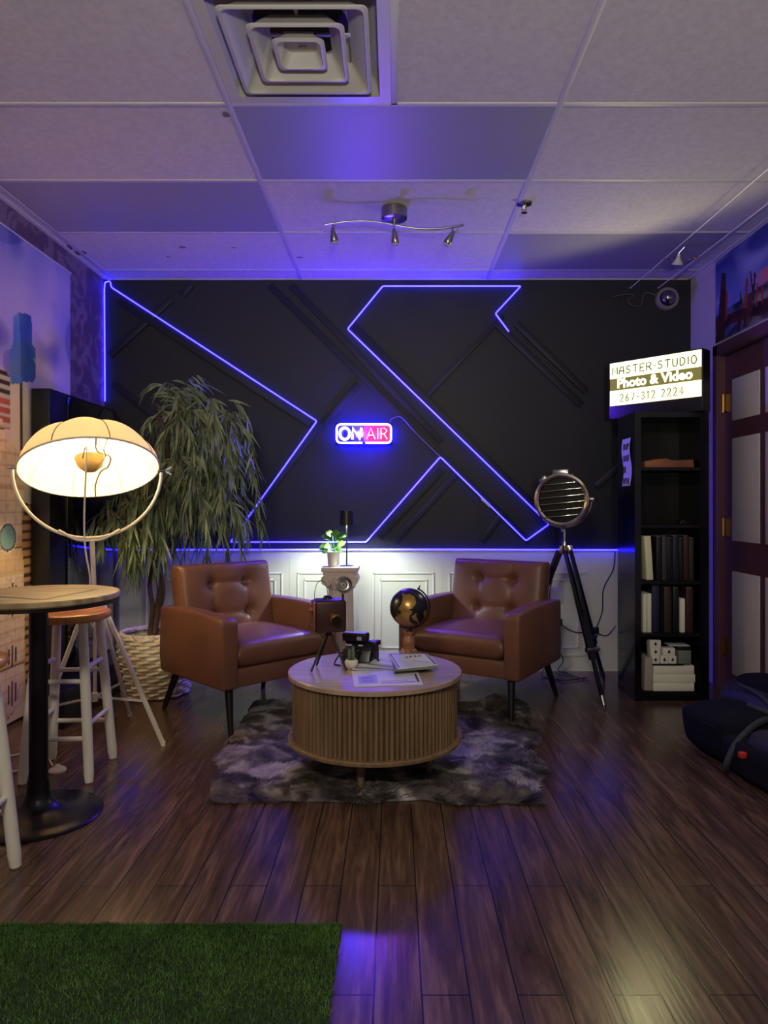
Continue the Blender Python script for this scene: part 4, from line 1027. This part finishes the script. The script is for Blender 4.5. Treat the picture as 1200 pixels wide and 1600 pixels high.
def tap(Y, z):
    n1 = noise.noise(Vector((Y*2.2, z*2.2, 3))); n2 = noise.noise(Vector((Y*5, z*5, 8)))
    if inpoly(Y, z, tower):
        c = CL['blue2'] if inpoly(Y, z, tower_l) else CL['blue']; return mix(c, CL['pale'], .25*abs(n2)+(.4 if z < 1.85 and n2 > .1 else 0))
    if inpoly(Y, z, brick) and not (Y < wy_z(33, 800)[0]):
        return mix(CL['tan'], CL['dark'], 1 if (z % .045) < .017 and n2*3+.6 > 0 else .1+.3*abs(n2))
    if inpoly(Y, z, hall):
        c = mix(CL['cream'], CL['pink'], (1.0-z)*.9)
        c = mix(c, CL['tan'], .5 if (z % .058) < .010 else 0); c = mix(c, CL['tan'], .45 if (Y % .085) < .012 else 0)
        c = mix(c, CL['dark'], .35*max(0, noise.noise(Vector((Y*30, z*30, 2)))))
        if .74 < z < .93: c = mix(c, CL['tan'], .55)
        if (z % .29) < .022: c = mix(c, CL['tan'], .7)
        if (z % .29) < .006: c = CL['dark']
        cy = win[0]
        q = ((Y-cy[0])/.075)**2+((z-cy[1])/.068)**2
        if q < 1: c = CL['teal'] if q < .75 else CL['dark']
        elif q < 1.35: c = mix(c, (1, 1, 1), .3)
        for k in range(-6, 6):
            y0 = win[1][0]+.02+k*.17
            for zc, hh in ((.62, .085), (.345, .05), (.16, .06), (.02, .04)):
                for dd in (-.030, 0, .030):
                    if abs(Y-y0-dd) < .009 and abs(z-zc) < hh*(1-.2*abs(dd)/.03): c = CL['dark']
            if abs(Y-y0) < .02 and 1.60 > z > 1.05 and (z % .10) > .05 and k != 0: c = mix(c, CL['tan'], .7)
        return mix(c, CL['dark'], .25*max(0, n2))
    if inpoly(Y, z, tlow):
        e = wy_z(33, 700)[0]
        return mix(CL['pale'] if Y < e else CL['teal'], CL['cream'], .5+.5*n2) if abs(Y-e) > .012 else CL['dark']
    if inpoly(Y, z, spire):
        return mix(CL['pale'], CL['red'] if z < 1.6 else CL['dark'], 1 if (z % .045) < .026 else .15)
    return mix(mix(CL['sky'], CL['cloud'], .5+.9*n1-(z-1.7)*.6), CL['deep'], max(0, n2*1.4-.25)+(.5 if n1 < -.25 else 0))
tp = thing('city_tapestry', 'large printed city tapestry with blue tower and cream buildings hanging on the wall', 'tapestry', (TXW, 3.2, 1.2))
y0, y1, z0, z1 = 2.3, 4.09, .02, 2.43; ny, nz = 210, 330; vs = []; cs = []; fs = []
for j in range(nz+1):
    for i in range(ny+1):
        Y = y0+(y1-y0)*(i/ny)**.8; z = z0+(z1-z0)*j/nz
        wv = .004*math.sin(Y*9+.8*math.sin(z*2))+.002*math.sin(Y*23)
        vs.append((wv, Y-3.2, z-1.2)); cs.append(tap(Y, z))
for j in range(nz):
    for i in range(ny):
        a = j*(ny+1)+i; fs.append((a, a+1, a+ny+2, a+ny+1))
raw('printed_cloth', vs, fs, attr_mat('tapestry_print', .7), tp, True, cs)
g = G(); g.cyl((0.002, y0-3.2, z1-1.2), (0.002, y1-3.2, z1-1.2), .004, seg=8); g.build('hem', M_panelw, tp)

# right wall poster
XP = XR-.006
def rp_(x, y): Y = XP*F/(x-616); return (Y, CH-(y-789)*Y/F)
def PR(*p): return [rp_(*q) for q in p]
pier = PR((1118, 500), (1200, 465), (1240, 450), (1240, 480), (1200, 488), (1160, 500), (1118, 518))
posts = [((1128, 427, 1135, 427, 1133, 540, 1120, 540), 0), ((1134, 455, 1138, 455, 1136, 500, 1131, 500), 1), ((1166, 435, 1170, 435, 1168, 482, 1163, 482), 1), ((1157, 457, 1158.5, 457, 1158, 490, 1156.5, 490), 0),
         ((1183, 442, 1185, 442, 1184, 478, 1181, 478), 1), ((1191, 446, 1193, 446, 1192, 475, 1190, 475), 1), ((1154, 485, 1159, 485, 1157, 520, 1153, 520), 0), ((1164, 482, 1168, 482, 1166, 510, 1162, 510), 0), ((1172, 423, 1174, 423, 1180, 470, 1177, 470), 0), ((1179, 426, 1182, 426, 1178, 470, 1176, 470), 0)]
posts = [(PR(*[(q[i], q[i+1]) for i in (0, 2, 4, 6)]), k) for q, k in posts]
def pst(Y, z):
    n1 = noise.noise(Vector((Y*3, z*9, 1))); n2 = noise.noise(Vector((Y*9, z*20, 5)))
    for P, k in posts:
        if inpoly(Y, z, P): return mix(rgb(70, 30, 34), rgb(30, 20, 30), .4+n2) if k == 0 else rgb(140, 48, 46)
    if inpoly(Y, z, pier): return mix(rgb(82, 36, 38), rgb(28, 20, 30), .5+1.5*n2)
    if z < 2.215+(4.2-Y)*.05: return mix(rgb(74, 80, 130), rgb(30, 32, 60), .5+2*n2) if Y > 3.9 else mix(rgb(60, 48, 58), rgb(130, 120, 120), .4+1.5*n2)
    c = mix(rgb(96, 104, 178), rgb(48, 52, 130), (z-2.3)*5)
    if Y < 3.82 and z < 2.32: c = mix(c, rgb(214, 90, 60), (3.82-Y)*4)
    return mix(c, rgb(150, 150, 200), max(0, n1*1.6-.05))
po = thing('pier_poster', 'blue poster of a pier with red mooring posts above the plum door', 'poster', (XP, 3.6, 2.3))
y0, y1, z0, z1 = 3.0, 4.225, 2.055, 2.545; ny, nz = 170, 110; vs = []; cs = []; fs = []
for j in range(nz+1):
    for i in range(ny+1):
        Y = y0+(y1-y0)*i/ny; z = z0+(z1-z0)*j/nz; vs.append((-.002, Y-3.6, z-2.3)); cs.append(pst(Y, z))
for j in range(nz):
    for i in range(ny):
        a = j*(ny+1)+i; fs.append((a, a+ny+1, a+ny+2, a+1))
raw('print', vs, fs, attr_mat('poster_print', .35), po, False, cs)
g = G(); g.box(-.0015, .004, y0-3.6, y1-3.6, z0-2.3, z1-2.3); g.build('board', M_panelw, po)

# ------------------------------------------------------------------ black cabinet along the left wall
bcab = thing('black_cabinet', 'tall gloss black cabinet standing along the tapestry wall behind the lamp', 'cabinet', (-1.787, 3.9, 0))
g = G(); g.box(-.075, .020, -.29, .58, .185, 1.685, bev=.003); g.build('body', M_black, bcab)
g = G(); g.box(.0203, .030, -.11, .50, .20, 1.67, bev=.002); g.build('gloss_door', M_gloss, bcab)
g = G(); g.box(-.075, .020, -.29, .58, 0, .18); g.box(.020, .195, -.50, .20, 0.0, .185, bev=.003); g.build('plinth', M_black, bcab)
g = G(); g.cyl((.035, -.08, .8), (.035, -.08, .95), .005, seg=10); g.build('door_handle', M_bm, bcab)

# ------------------------------------------------------------------ bar table
bt = thing('bar_table', 'round pub table with black pedestal and pale wooden top', 'table', (-1.242, 2.458, 0))
M_ttop = mat('weathered_top', rgb(178, 158, 118), .4, col2=rgb(130, 112, 80), nscale=2.5, nstretch=(2, 14, 1), detail=7)
g = G(); g.lathe([(0, .757), (.262, .757), (.267, .762), (.267, .775), (.264, .778), (0, .778)], seg=80); top = g.build('tabletop', M_ttop, bt)
g = G(); g.lathe([(0, .744), (.262, .744), (.264, .757), (0, .757)], seg=64); g.build('black_edge', M_black, bt)
def inl(pts):
    g = G()
    P = [fl(a, b, .778) for a, b in pts]
    for a, b in zip(P, P[1:]):
        a = a-Vector((-1.242, 2.458, 0)); b = b-Vector((-1.242, 2.458, 0)); g.bar(a+Vector((0, 0, .0002)), b+Vector((0, 0, .0002)), .018, .0012)
    return g.build('inlay', M_black, top)
inl([(-60, 928), (66, 937), (150, 921)]); 
g = G(); g.cyl((0, 0, .075), (0, 0, .745), .031, seg=32); g.build('column', M_bm, bt)
g = G(); g.lathe([(.208, 0), (.210, .006), (.204, .011), (.15, .017), (.09, .028), (.058, .045), (.042, .07), (.038, .09), (.034, .13), (0, .13)], seg=72); g.build('base_disc', M_bm, bt)
g = G(); g.box(-.12, .12, -.014, .014, .728, .744); g.box(-.014, .014, -.12, .12, .728, .744); g.build('top_bracket', M_bm, bt)

# ------------------------------------------------------------------ stools
M_gw0 = mat('brown_tip', rgb(120, 86, 64), .6)
def make_stool():
    t = thing('bar_stool', 'x', 'stool')
    H = .655
    g = G(); g.lathe([(0, H-.036), (.140, H-.036), (.156, H-.028), (.160, H-.016), (.156, H-.005), (.142, H), (.1, H-.002), (0, H-.004)], seg=56); g.build('seat', M_seat, t)
    c = []
    for sx, sy in ((-1, -1), (1, -1), (1, 1), (-1, 1)):
        a = Vector((sx*.085, sy*.085, H-.034)); b = Vector((sx*.128, sy*.135, 0)); c.append((a, b))
        g = G(); g.cyl(b, b.lerp(a, .06), .0155, .019, 16); g.cyl(b.lerp(a, .06), b.lerp(a, .6), .019, .0195, 16); g.cyl(b.lerp(a, .6), a, .0195, .0165, 16); lg = g.build('leg', M_cream, t)
        g = G(); g.cyl(b-Vector((0, 0, .0)), b.lerp(a, .018), .0158, .0162, 16); g.build('foot_cap', M_gw0, lg)
    for i in range(4):
        (a0, b0), (a1, b1) = c[i], c[(i+1) % 4]
        for h in ((.17, .39) if i % 2 == 0 else (.22, .44)):
            g = G(); k = h/(H-.034); g.cyl(b0.lerp(a0, k), b1.lerp(a1, k), .0095, seg=12); g.build('rung', M_cream, t)
    return t
st = make_stool(); st.location = (-1.325, 2.875, 0); st['label'] = 'round orange-brown wooden stool with white legs tucked behind the pub table'; st['group'] = 'white-legged wooden stools'
st.rotation_euler = (0, 0, math.radians(3))
dup(st, (-1.262, 1.975, 0), 0, 'white-legged wooden stool cut off at the photo edge in front of the pub table', 'white-legged wooden stools')

# ------------------------------------------------------------------ big floor lamp
LC = px(141, 733, 3.2)
fo = thing('tripod_floor_lamp', 'large cream umbrella-shaded studio floor lamp, lit, on white tripod', 'lamp', (LC.x, 3.2, 0))
cz = LC.z
def shade_mat():
    a = N('lamp_fabric'); nt_ = a.t; out = nt_.nodes['Material Output']; nt_.nodes.remove(a.b)
    d = a.n('ShaderNodeBsdfDiffuse'); d.inputs[0].default_value = (*rgb(238, 216, 190), 1)
    tr_ = a.n('ShaderNodeBsdfTranslucent'); tr_.inputs[0].default_value = (*rgb(238, 200, 150), 1)
    m = a.n('ShaderNodeMixShader'); m.inputs[0].default_value = .2; a.l(d.outputs[0], m.inputs[1]); a.l(tr_.outputs[0], m.inputs[2]); a.l(m.outputs[0], out.inputs['Surface'])
    return a.m
M_fab = shade_mat()
# lamp axis: opening faces down and a bit towards the room
tilt = math.radians(24); AZ = R(math.radians(29), 'Z')
ML = T(0, 0, cz) @ AZ @ R(tilt, 'X').inverted() @ R(math.radians(10), 'Z')
LR = .298; LH = .205; NP = 8
def dome(LRr, LHh, name, m, flip=False):
    t = bmesh.new(); rings = []; n = 24; sg = 96
    for k in range(n+1):
        f = k/n; rad = math.sin(f*PI/2)**.82; zz = math.cos(f*PI/2)**1.15
        ring = []
        for i in range(sg):
            th_ = 2*PI*i/sg; ph = (th_*NP/(2*PI)) % 1; sc_ = abs(math.sin(ph*PI))
            r = LRr*rad*(1-.035*(1-sc_)*math.sin(f*PI)); z = LHh*zz*(1-.05*(1-sc_)*math.sin(f*PI))
            ring.append(t.verts.new((r*math.cos(th_), r*math.sin(th_), z)))
        rings.append(ring)
    for k in range(n):
        for i in range(sg):
            j = (i+1) % sg; t.faces.new((rings[k][i], rings[k+1][i], rings[k+1][j], rings[k][j]))
    bmesh.ops.remove_doubles(t, verts=t.verts, dist=1e-5)
    return t
g = G(); g.add(dome(LR, LH, '', None), ML, 0, True); shd = g.build('lamp_shade', M_fab, fo)
g = G()
for k in range(NP):
    th_ = 2*PI*k/NP; pts = []
    for q in range(25):
        f = q/24; rad = math.sin(f*PI/2)**.82; zz = math.cos(f*PI/2)**1.15
        pts.append(ML @ Vector(((LR+.001)*rad*(1-.035*math.sin(f*PI))*math.cos(th_), (LR+.001)*rad*(1-.035*math.sin(f*PI))*math.sin(th_), LH*zz*(1-.05*math.sin(f*PI))+.001)))
    g.tube(pts, .0020, 5)
g.build('shade_rib', mat('rib_brown', rgb(96, 74, 50), .6), shd)
g = G(); g.tube([ML @ Vector((LR*math.cos(2*PI*i/96), LR*math.sin(2*PI*i/96), 0)) for i in range(96)], .0050, 8, closed=True); g.build('rim', M_cream, fo)
# deflector bowl, wires and bulb
g = G(); Md = ML @ T(.0, .0, .0)
g.lathe([(0, -.012), (.03, -.004), (.053, .018), (.066, .055), (.064, .055), (.05, .020), (.03, .0), (0, -.008)], Md, 40); g.build('deflector_bowl', mat('bowl_tan', rgb(196, 168, 108), .5), fo)
g = G(); g.tube(smoothpath([Md @ Vector(p) for p in ((.10, .276, -.002), (.055, .12, -.02), (.05, .02, .0), (.06, -.06, -.01), (.045, -.14, .0), (-.015, -.16, .01), (-.055, -.29, -.002))], 5), .0042, 6)
g.tube([Md @ Vector(p) for p in ((.03, .0, .015), (.028, -.14, .0), (.0, -.20, .0), (-.01, -.296, .0))], .0032, 6); g.build('wire_bracket', M_cream, fo)
g = G(); bp_ = ML @ Vector((0, 0, .105)); g.sph(bp_, .030, seg=24); g.build('bulb', emis('warm_bulb', (1, .80, .42), 30), fo)
g = G(); g.cyl(ML @ Vector((0, 0, .125)), ML @ Vector((0, 0, LH-.004)), .017, .02, 16); g.build('socket', M_cream, fo)
q = ML @ Vector((0, 0, .105)); lamp_light('floor_lamp_light', 'POINT', (LC.x+q.x, 3.2+q.y, q.z), LAMP_W, (1, .82, .42), .045)
# yoke: half hoop under the shade
YR = .312
g = G()
hp = [Vector((YR*math.cos(a), .02*abs(math.sin(a)), cz-.008+(YR+.0)*.98*math.sin(a))) for a in [PI+PI*i/48 for i in range(49)]]
g.tube([AZ @ p for p in hp], .0072, 8); g.build('hoop', M_cream, fo)
g = G()
for s in (-1, 1): g.cyl(AZ @ Vector((s*(LR-.005), 0, cz-.0)), AZ @ Vector((s*(YR+.02), 0, cz-.0)), .006)
for s in (-1, 1): g.bar(AZ @ Vector((YR+.015, 0, cz)), AZ @ Vector((YR+.045, -.01, cz+s*.018)), .005, .007)
g.bar(AZ @ Vector((-YR-.02, 0, cz-.03)), AZ @ Vector((-YR-.02, 0, cz+.03)), .012, .012, bev=.003); g.build('pivot_knob', M_steel, fo)
zb_ = cz-.305
g = G(); g.tube(smoothpath([AZ @ Vector(p) for p in ((-.13, .015, zb_+.028), (-.06, .02, zb_-.012), (0, .02, zb_-.020), (.06, .02, zb_-.012), (.13, .015, zb_+.028))]), .007, 8); g.build('lower_bow', M_cream, fo)
g = G(); g.cyl((.0, .02, zb_-.02), (.0, .05, .62), .0105, seg=16); g.build('pole', M_cream, fo)
ap = Vector((0.0, .05, .635))
feet = [Vector((-1.043-LC.x, 3.177-3.2, .008)), Vector((-1.575-LC.x, 3.04-3.2, .008)), Vector((-1.36-LC.x, 3.62-3.2, .008))]
g = G(); g.box(ap.x-.035, ap.x+.05, ap.y-.02, ap.y+.03, ap.z-.008, ap.z+.006, bev=.003); g.build('apex_bracket', M_cream, fo)
for f_ in feet:
    d = Vector((f_.x-ap.x, f_.y-ap.y, 0)).normalized(); g = G(); g.bar(ap+d*.04, f_, .013, .019, bev=.002); lg = g.build('leg', M_cream, fo)
    g = G(); g.cyl(f_+Vector((0, 0, -.008)), f_+Vector((0, 0, .012)), .010, seg=12); g.build('rubber_foot', M_cream, lg)
g = G(); hubp = Vector((ap.x, ap.y, .20))
for f_ in feet: 
    m_ = ap.lerp(f_, .70); g.bar(hubp, m_, .005, .010)
g.cyl(hubp-Vector((0, 0, .02)), hubp+Vector((0, 0, .02)), .014); g.cyl(hubp, Vector((ap.x, ap.y, .63)), .008); g.build('spreader', M_cream, fo)
g = G(); q0 = Md @ Vector((-.01, -.296, 0))
g.tube(smoothpath([Md @ Vector((-.06, -.10, 0)), Md @ Vector((-.075, -.22, -.02)), Vector((.030, -.13, cz-.20)), Vector((.022, -.10, cz-.36)), Vector((.030, -.07, cz-.50)), Vector((.0, -.05, .62)), Vector((.03, .0, .50)), Vector((.05, .05, .40))]), .0042, 6); g.build('power_cord', M_wcord, fo)

# foot switch and cords on the floor
fsw = thing('foot_switch', 'white round foot switch on the floor beside the pub table base', 'switch', fl(90, 1205))
g = G(); g.lathe([(0, 0), (.032, 0), (.034, .006), (.030, .012), (.014, .018), (.010, .026), (0, .028)], seg=32); g.build('body', M_cream, fsw)
def f3(x, y, z=.006): return fl(x, y, z)
cord('lamp_cord', [f3(82, 1196), f3(76, 1180), f3(78, 1150), f3(73, 1128)], .0035, M_wcord, 'white cord rising from the foot switch behind the pub table column')
cord('lamp_cord', [f3(-40, 1205), f3(20, 1205), f3(48, 1196), f3(74, 1200)], .0035, M_wcord, 'white cord lying on the floor left of the foot switch')
cord('lamp_cord', [f3(-40, 1186), f3(20, 1180), f3(40, 1176), f3(60, 1180)], .0032, M_wcord, 'upper white cord on the floor against the tapestry foot')

# ------------------------------------------------------------------ wicker basket and weeping plant
BXc, BYc = -1.372, 4.06
M_wick = mat('whitewashed_wicker', rgb(240, 230, 204), .6, col2=rgb(214, 198, 160), nscale=30)
bk_ = thing('wicker_basket', 'round cream chunky wicker basket holding the weeping plant', 'basket', (BXc, BYc, 0))
rows = 17; hgt = .345; t = bmesh.new(); rings = []; sg = 160; per = 7
for k in range(rows*per+1):
    f = k/(rows*per); row = int(min(k, rows*per-1)/per); ph = (k/per) % 1
    bl = math.sqrt(max(0, 1-(2*ph-1)**2)); R0 = .158+.050*math.sin(PI*(.12+.55*f))
    ring = []
    for i in range(sg):
        th_ = 2*PI*i/sg; wv = .5+.5*math.cos(th_*12+(PI if row % 2 else 0)+.25*math.sin(row*2.3))
        ring.append(t.verts.new(((R0+.020*bl*(wv**.5)-.008)*math.cos(th_), (R0+.020*bl*(wv**.5)-.008)*math.sin(th_), .004+f*hgt+.004*math.sin(th_*12+row*PI)*bl)))
    rings.append(ring)
for k in range(len(rings)-1):
    for i in range(sg):
        j = (i+1) % sg; t.faces.new((rings[k][i], rings[k][j], rings[k+1][j], rings[k+1][i]))
t.faces.new(rings[0][::-1])
g = G(); g.add(t, None, 0, True); g.build('woven_wall', M_wick, bk_)
g = G()
for q in range(3):
    g.tube([((.188+.008*math.sin(2*PI*i/90*14+q*2.1))*math.cos(2*PI*i/90), (.188+.008*math.sin(2*PI*i/90*14+q*2.1))*math.sin(2*PI*i/90), .352+.008*math.cos(2*PI*i/90*14+q*2.1)) for i in range(90)], .009, 6, closed=True)
g.build('rim', M_wick, bk_)
wt = thing('weeping_plant', 'tall artificial weeping willow plant with drooping narrow leaves', 'plant', (BXc, BYc, .20))
wo = wt.location
g = G(); g.cyl((0, 0, .0), (0, 0, .10), .165, .17, 40); g.build('soil', mat('moss_soil', rgb(84, 70, 56), .95, col2=rgb(50, 40, 34), nscale=30, bump=.5, bscale=60), wt)
M_trunk = mat('brown_trunk', rgb(96, 66, 50), .75, col2=rgb(66, 46, 38), nscale=9, nstretch=(3, 3, 1), bump=.5, bscale=40)
def q41(x, y, dy=0): Y = 4.06+dy; p = px(x, y, Y); return p-wo
trk = [q41(236, 990), q41(246, 955, .02), q41(252, 925), q41(248, 890, -.02), q41(243, 862), q41(250, 820), q41(258, 780), q41(262, 740), q41(262, 700), q41(256, 668), q41(245, 650)]
trk[0].z = .08
g = G(); g.tube(smoothpath(trk, 6), .026, 10, r1=.012)
t2 = [q41(232, 990, -.02), q41(238, 950), q41(234, 915, .02), q41(240, 880, .02), q41(252, 850, -.03), q41(248, 800), q41(266, 750), q41(258, 700), q41(264, 668), q41(272, 640)]; t2[0].z = .08
g.tube(smoothpath(t2, 6), .015, 8, r1=.009)
for a, b in (((248, 655), (243, 632)), ((264, 690), (300, 640)), ((262, 700), (330, 660)), ((256, 790), (215, 760)), ((258, 720), (285, 690))):
    g.tube(smoothpath([q41(*a), q41((a[0]+b[0])/2+4, (a[1]+b[1])/2-6), q41(*b)], 4), .011, 6, r1=.005)
g.build('trunk', M_trunk, wt)
M_wl = mat('willow_leaf', rgb(78, 98, 58), .45, col2=rgb(142, 154, 108), nscale=11); M_wl2 = M_wl
rnd = random.Random(21); vs = []; fs = []; tw_ = G()
def wleaf(p, d, L, wd):
    e_ = Matrix.Rotation(math.radians(-45), 3, 'Z') @ (p+d.normalized()*L+wo-Vector((-.774, 3.742, 0)))
    if abs(e_.x) < .38 and abs(e_.y) < .38 and e_.z < .80: return
    d = d.normalized(); s = d.cross(Vector((rnd.uniform(-1, 1), rnd.uniform(-1, 1), rnd.uniform(-.3, .3)))).normalized(); cu = Vector((rnd.uniform(-.2, .2), rnd.uniform(-.2, .2), -.55))
    i = len(vs); n = 5
    for k in range(n+1):
        f = k/n; c = p+d*L*f+cu*L*f*f*.55; w_ = wd*math.sin(PI*(.08+.92*f)**.8)
        if c.y+wo.y > YW-.03: c.y = YW-.03-wo.y
        if c.x+wo.x < -1.74: c.x = -1.74-wo.x
        vs.extend((c-s*w_, c+s*w_))
    for k in range(n): a = i+2*k; fs.append((a, a+1, a+3, a+2))
def strand(p, out, L, n):
    pts = []; v = out.copy(); q = p.copy(); st_ = L/n
    for k in range(n):
        pts.append(q.copy()); v = (v+Vector((rnd.gauss(0, .08), rnd.gauss(0, .08), -.32))).normalized(); q = q+v*st_
        for s in range(rnd.choice((1, 2, 2))):
            wleaf(q, v*.5+Vector((rnd.gauss(0, .24), rnd.gauss(0, .24), rnd.uniform(-.75, -.1))), rnd.uniform(.075, .14), rnd.uniform(.0048, .0078))
    tw_.tube(pts, .0016, 4)
for k in range(150):
    y_ = rnd.uniform(625, 800); wx = 20+38*math.sqrt(min(1, (y_-600)/90))
    x_ = rnd.gauss(303, wx*.55); x_ = min(max(x_, 276 if y_ < 740 else 256), 352)
    p = q41(x_, y_, rnd.gauss(0, .12)); a = rnd.uniform(0, 2*PI)
    c_ = (x_-300)/60
    strand(p, Vector((.5*math.cos(a)+c_*.4, .4*math.sin(a), rnd.uniform(.1, .8))), rnd.uniform(.20, .42), 12)
for k in range(60):
    x_ = rnd.gauss(215, 26); y_ = rnd.uniform(745, 830); p = q41(min(max(x_, 165), 262), y_, rnd.gauss(-.12, .07)); a = rnd.uniform(0, 2*PI)
    strand(p, Vector((.5*math.cos(a), .3*math.sin(a), rnd.uniform(-.2, .5))), rnd.uniform(.16, .34), 9)
for k in range(8):
    x_ = rnd.uniform(255, 300); strand(q41(x_, 640), Vector((rnd.uniform(-.3, .5), rnd.uniform(-.3, .3), 1.4)), .25, 8)
raw('foliage', [tuple(v) for v in vs], fs, M_wl, wt, True)
tw_.build('twigs', M_trunk, wt)

# ------------------------------------------------------------------ turf mat in front
M_grass = mat('turf_green', rgb(70, 104, 34), .7, col2=rgb(48, 80, 26), nscale=9)
tf = thing('artificial_turf_mat', 'green artificial turf mat on the floor at the photo bottom', 'mat', (-1.0, 1.2, 0))
g = G(); g.box(-.86, .86, -.6, .598, .0, .006); g.build('backing', mat('turf_backing', rgb(30, 46, 20), .9), tf)
vs = []; fs = []
for k in range(95000):
    x = rnd.uniform(-.862, .864); y = .602-1.2*rnd.random()**1.9*.85
    if rnd.random() < .02: y = .60+rnd.uniform(0, .006)
    a = rnd.uniform(0, 2*PI); s = Vector((math.cos(a), math.sin(a), 0))*.0018; d = Vector((rnd.gauss(0, .005), rnd.gauss(0, .005), rnd.uniform(.008, .014)))
    b = Vector((x, y+.006*noise.noise(Vector((x*20, 0, 0))), .005)); i = len(vs); vs += [tuple(b-s), tuple(b+s), tuple(b+d)]; fs.append((i, i+1, i+2))
tag(raw('turf_pile', vs, fs, M_grass, tf), kind='stuff')

# ------------------------------------------------------------------ backpacks by the door
M_nav = mat('navy_nylon', rgb(17, 18, 24), .9, spec=.15, bump=.4, bscale=120); M_nav2 = mat('deep_navy_nylon', rgb(22, 23, 42), .6, bump=.2, bscale=120)
M_web = mat('grey_webbing', rgb(44, 46, 48), .7); M_blk = mat('black_nylon', rgb(13, 13, 16), .7, bump=.25, bscale=140)
b1 = thing('backpack', 'dark navy backpack lying flat on the floor by the plum door', 'backpack', (1.535, 2.86, 0), math.radians(10))
def sack(g, cx, cy, cz_, sx, sy, sz, seed, e=.62, n=36):
    """soft superellipsoid bag body"""
    t = bmesh.new(); bmesh.ops.create_uvsphere(t, u_segments=n*2, v_segments=n, radius=1)
    for v in t.verts:
        x, y, z = v.co
        f = lambda q: math.copysign(abs(q)**e, q)
        k = 1+.06*noise.noise(Vector((x*1.6+seed, y*1.6, z*1.6)))+.02*noise.noise(Vector((x*5+seed, y*5, z*5)))
        v.co = Vector((cx+f(x)*sx*k, cy+f(y)*sy*k, max(0.003, cz_+f(z)*sz*k)))
    return g.add(t, None, 0, True)
g = G(); sack(g, -.04, -.17, .085, .17, .30, .085, 1); sack(g, -.02, .21, .105, .17, .21, .105, 3); g.build('body', M_nav, b1)
g = G(); sack(g, -.04, -.20, .14, .14, .18, .065, 4); g.build('front_pocket', M_blk, b1)
g = G(); sack(g, -.05, .22, .12, .14, .17, .07, 6); g.build('top_pocket', M_nav, b1)
g = G(); g.tube(smoothpath([(-.205, .0, .02), (-.225, -.03, .06), (-.18, -.03, .14), (-.06, .0, .205), (.06, .02, .205), (.13, .04, .12)]), .013, 8); g.tube(smoothpath([(-.02, -.38, .16), (.04, -.2, .215), (.06, .02, .21), (.04, .2, .215)]), .011, 8); g.build('strap', M_web, b1)
g = G(); g.box(-.225, -.195, -.120, -.095, .110, .132, bev=.003); g.build('red_tag', mat('red_tag', rgb(190, 50, 44), .4), b1, label='small red tag')
b2 = thing('camera_bag', 'black and navy camera bag with a pale tag resting against the door', 'bag', (1.745, 3.32, 0), math.radians(12))
g = G(); sack(g, .02, 0, .12, .13, .24, .12, 9); g.build('body', M_blk, b2)
g = G(); sack(g, -.06, .0, .125, .075, .18, .085, 12); g.build('front_pocket', M_nav2, b2)
g = G(); sack(g, .04, -.03, .225, .11, .20, .045, 15); g.build('top_flap', M_nav, b2)
g = G(); g.tube(smoothpath([(-.02, .20, .20), (-.08, .05, .225), (-.10, -.12, .21), (-.09, -.22, .12)]), .010, 8); g.tube(smoothpath([(-.10, .20, .10), (-.145, .06, .07), (-.155, -.10, .07), (-.10, -.22, .09)]), .012, 8); g.build('strap', M_web, b2)
g = G(); g.box(-.016, .016, -.003, .003, -.008, .008, bev=.002, M=T(-.138, -.02, .165) @ R(PI/2, 'Z') @ R(-.5, 'X')); g.build('pale_tag', mat('white_tag', rgb(220, 216, 214), .4), b2, label='small pale logo tag')
g = G(); g.box(-.16, -.145, -.14, -.12, .10, .115, bev=.002); g.cyl((-.12, .10, .12), (-.135, .10, .12), .007); g.build('buckle', M_steel, b2)
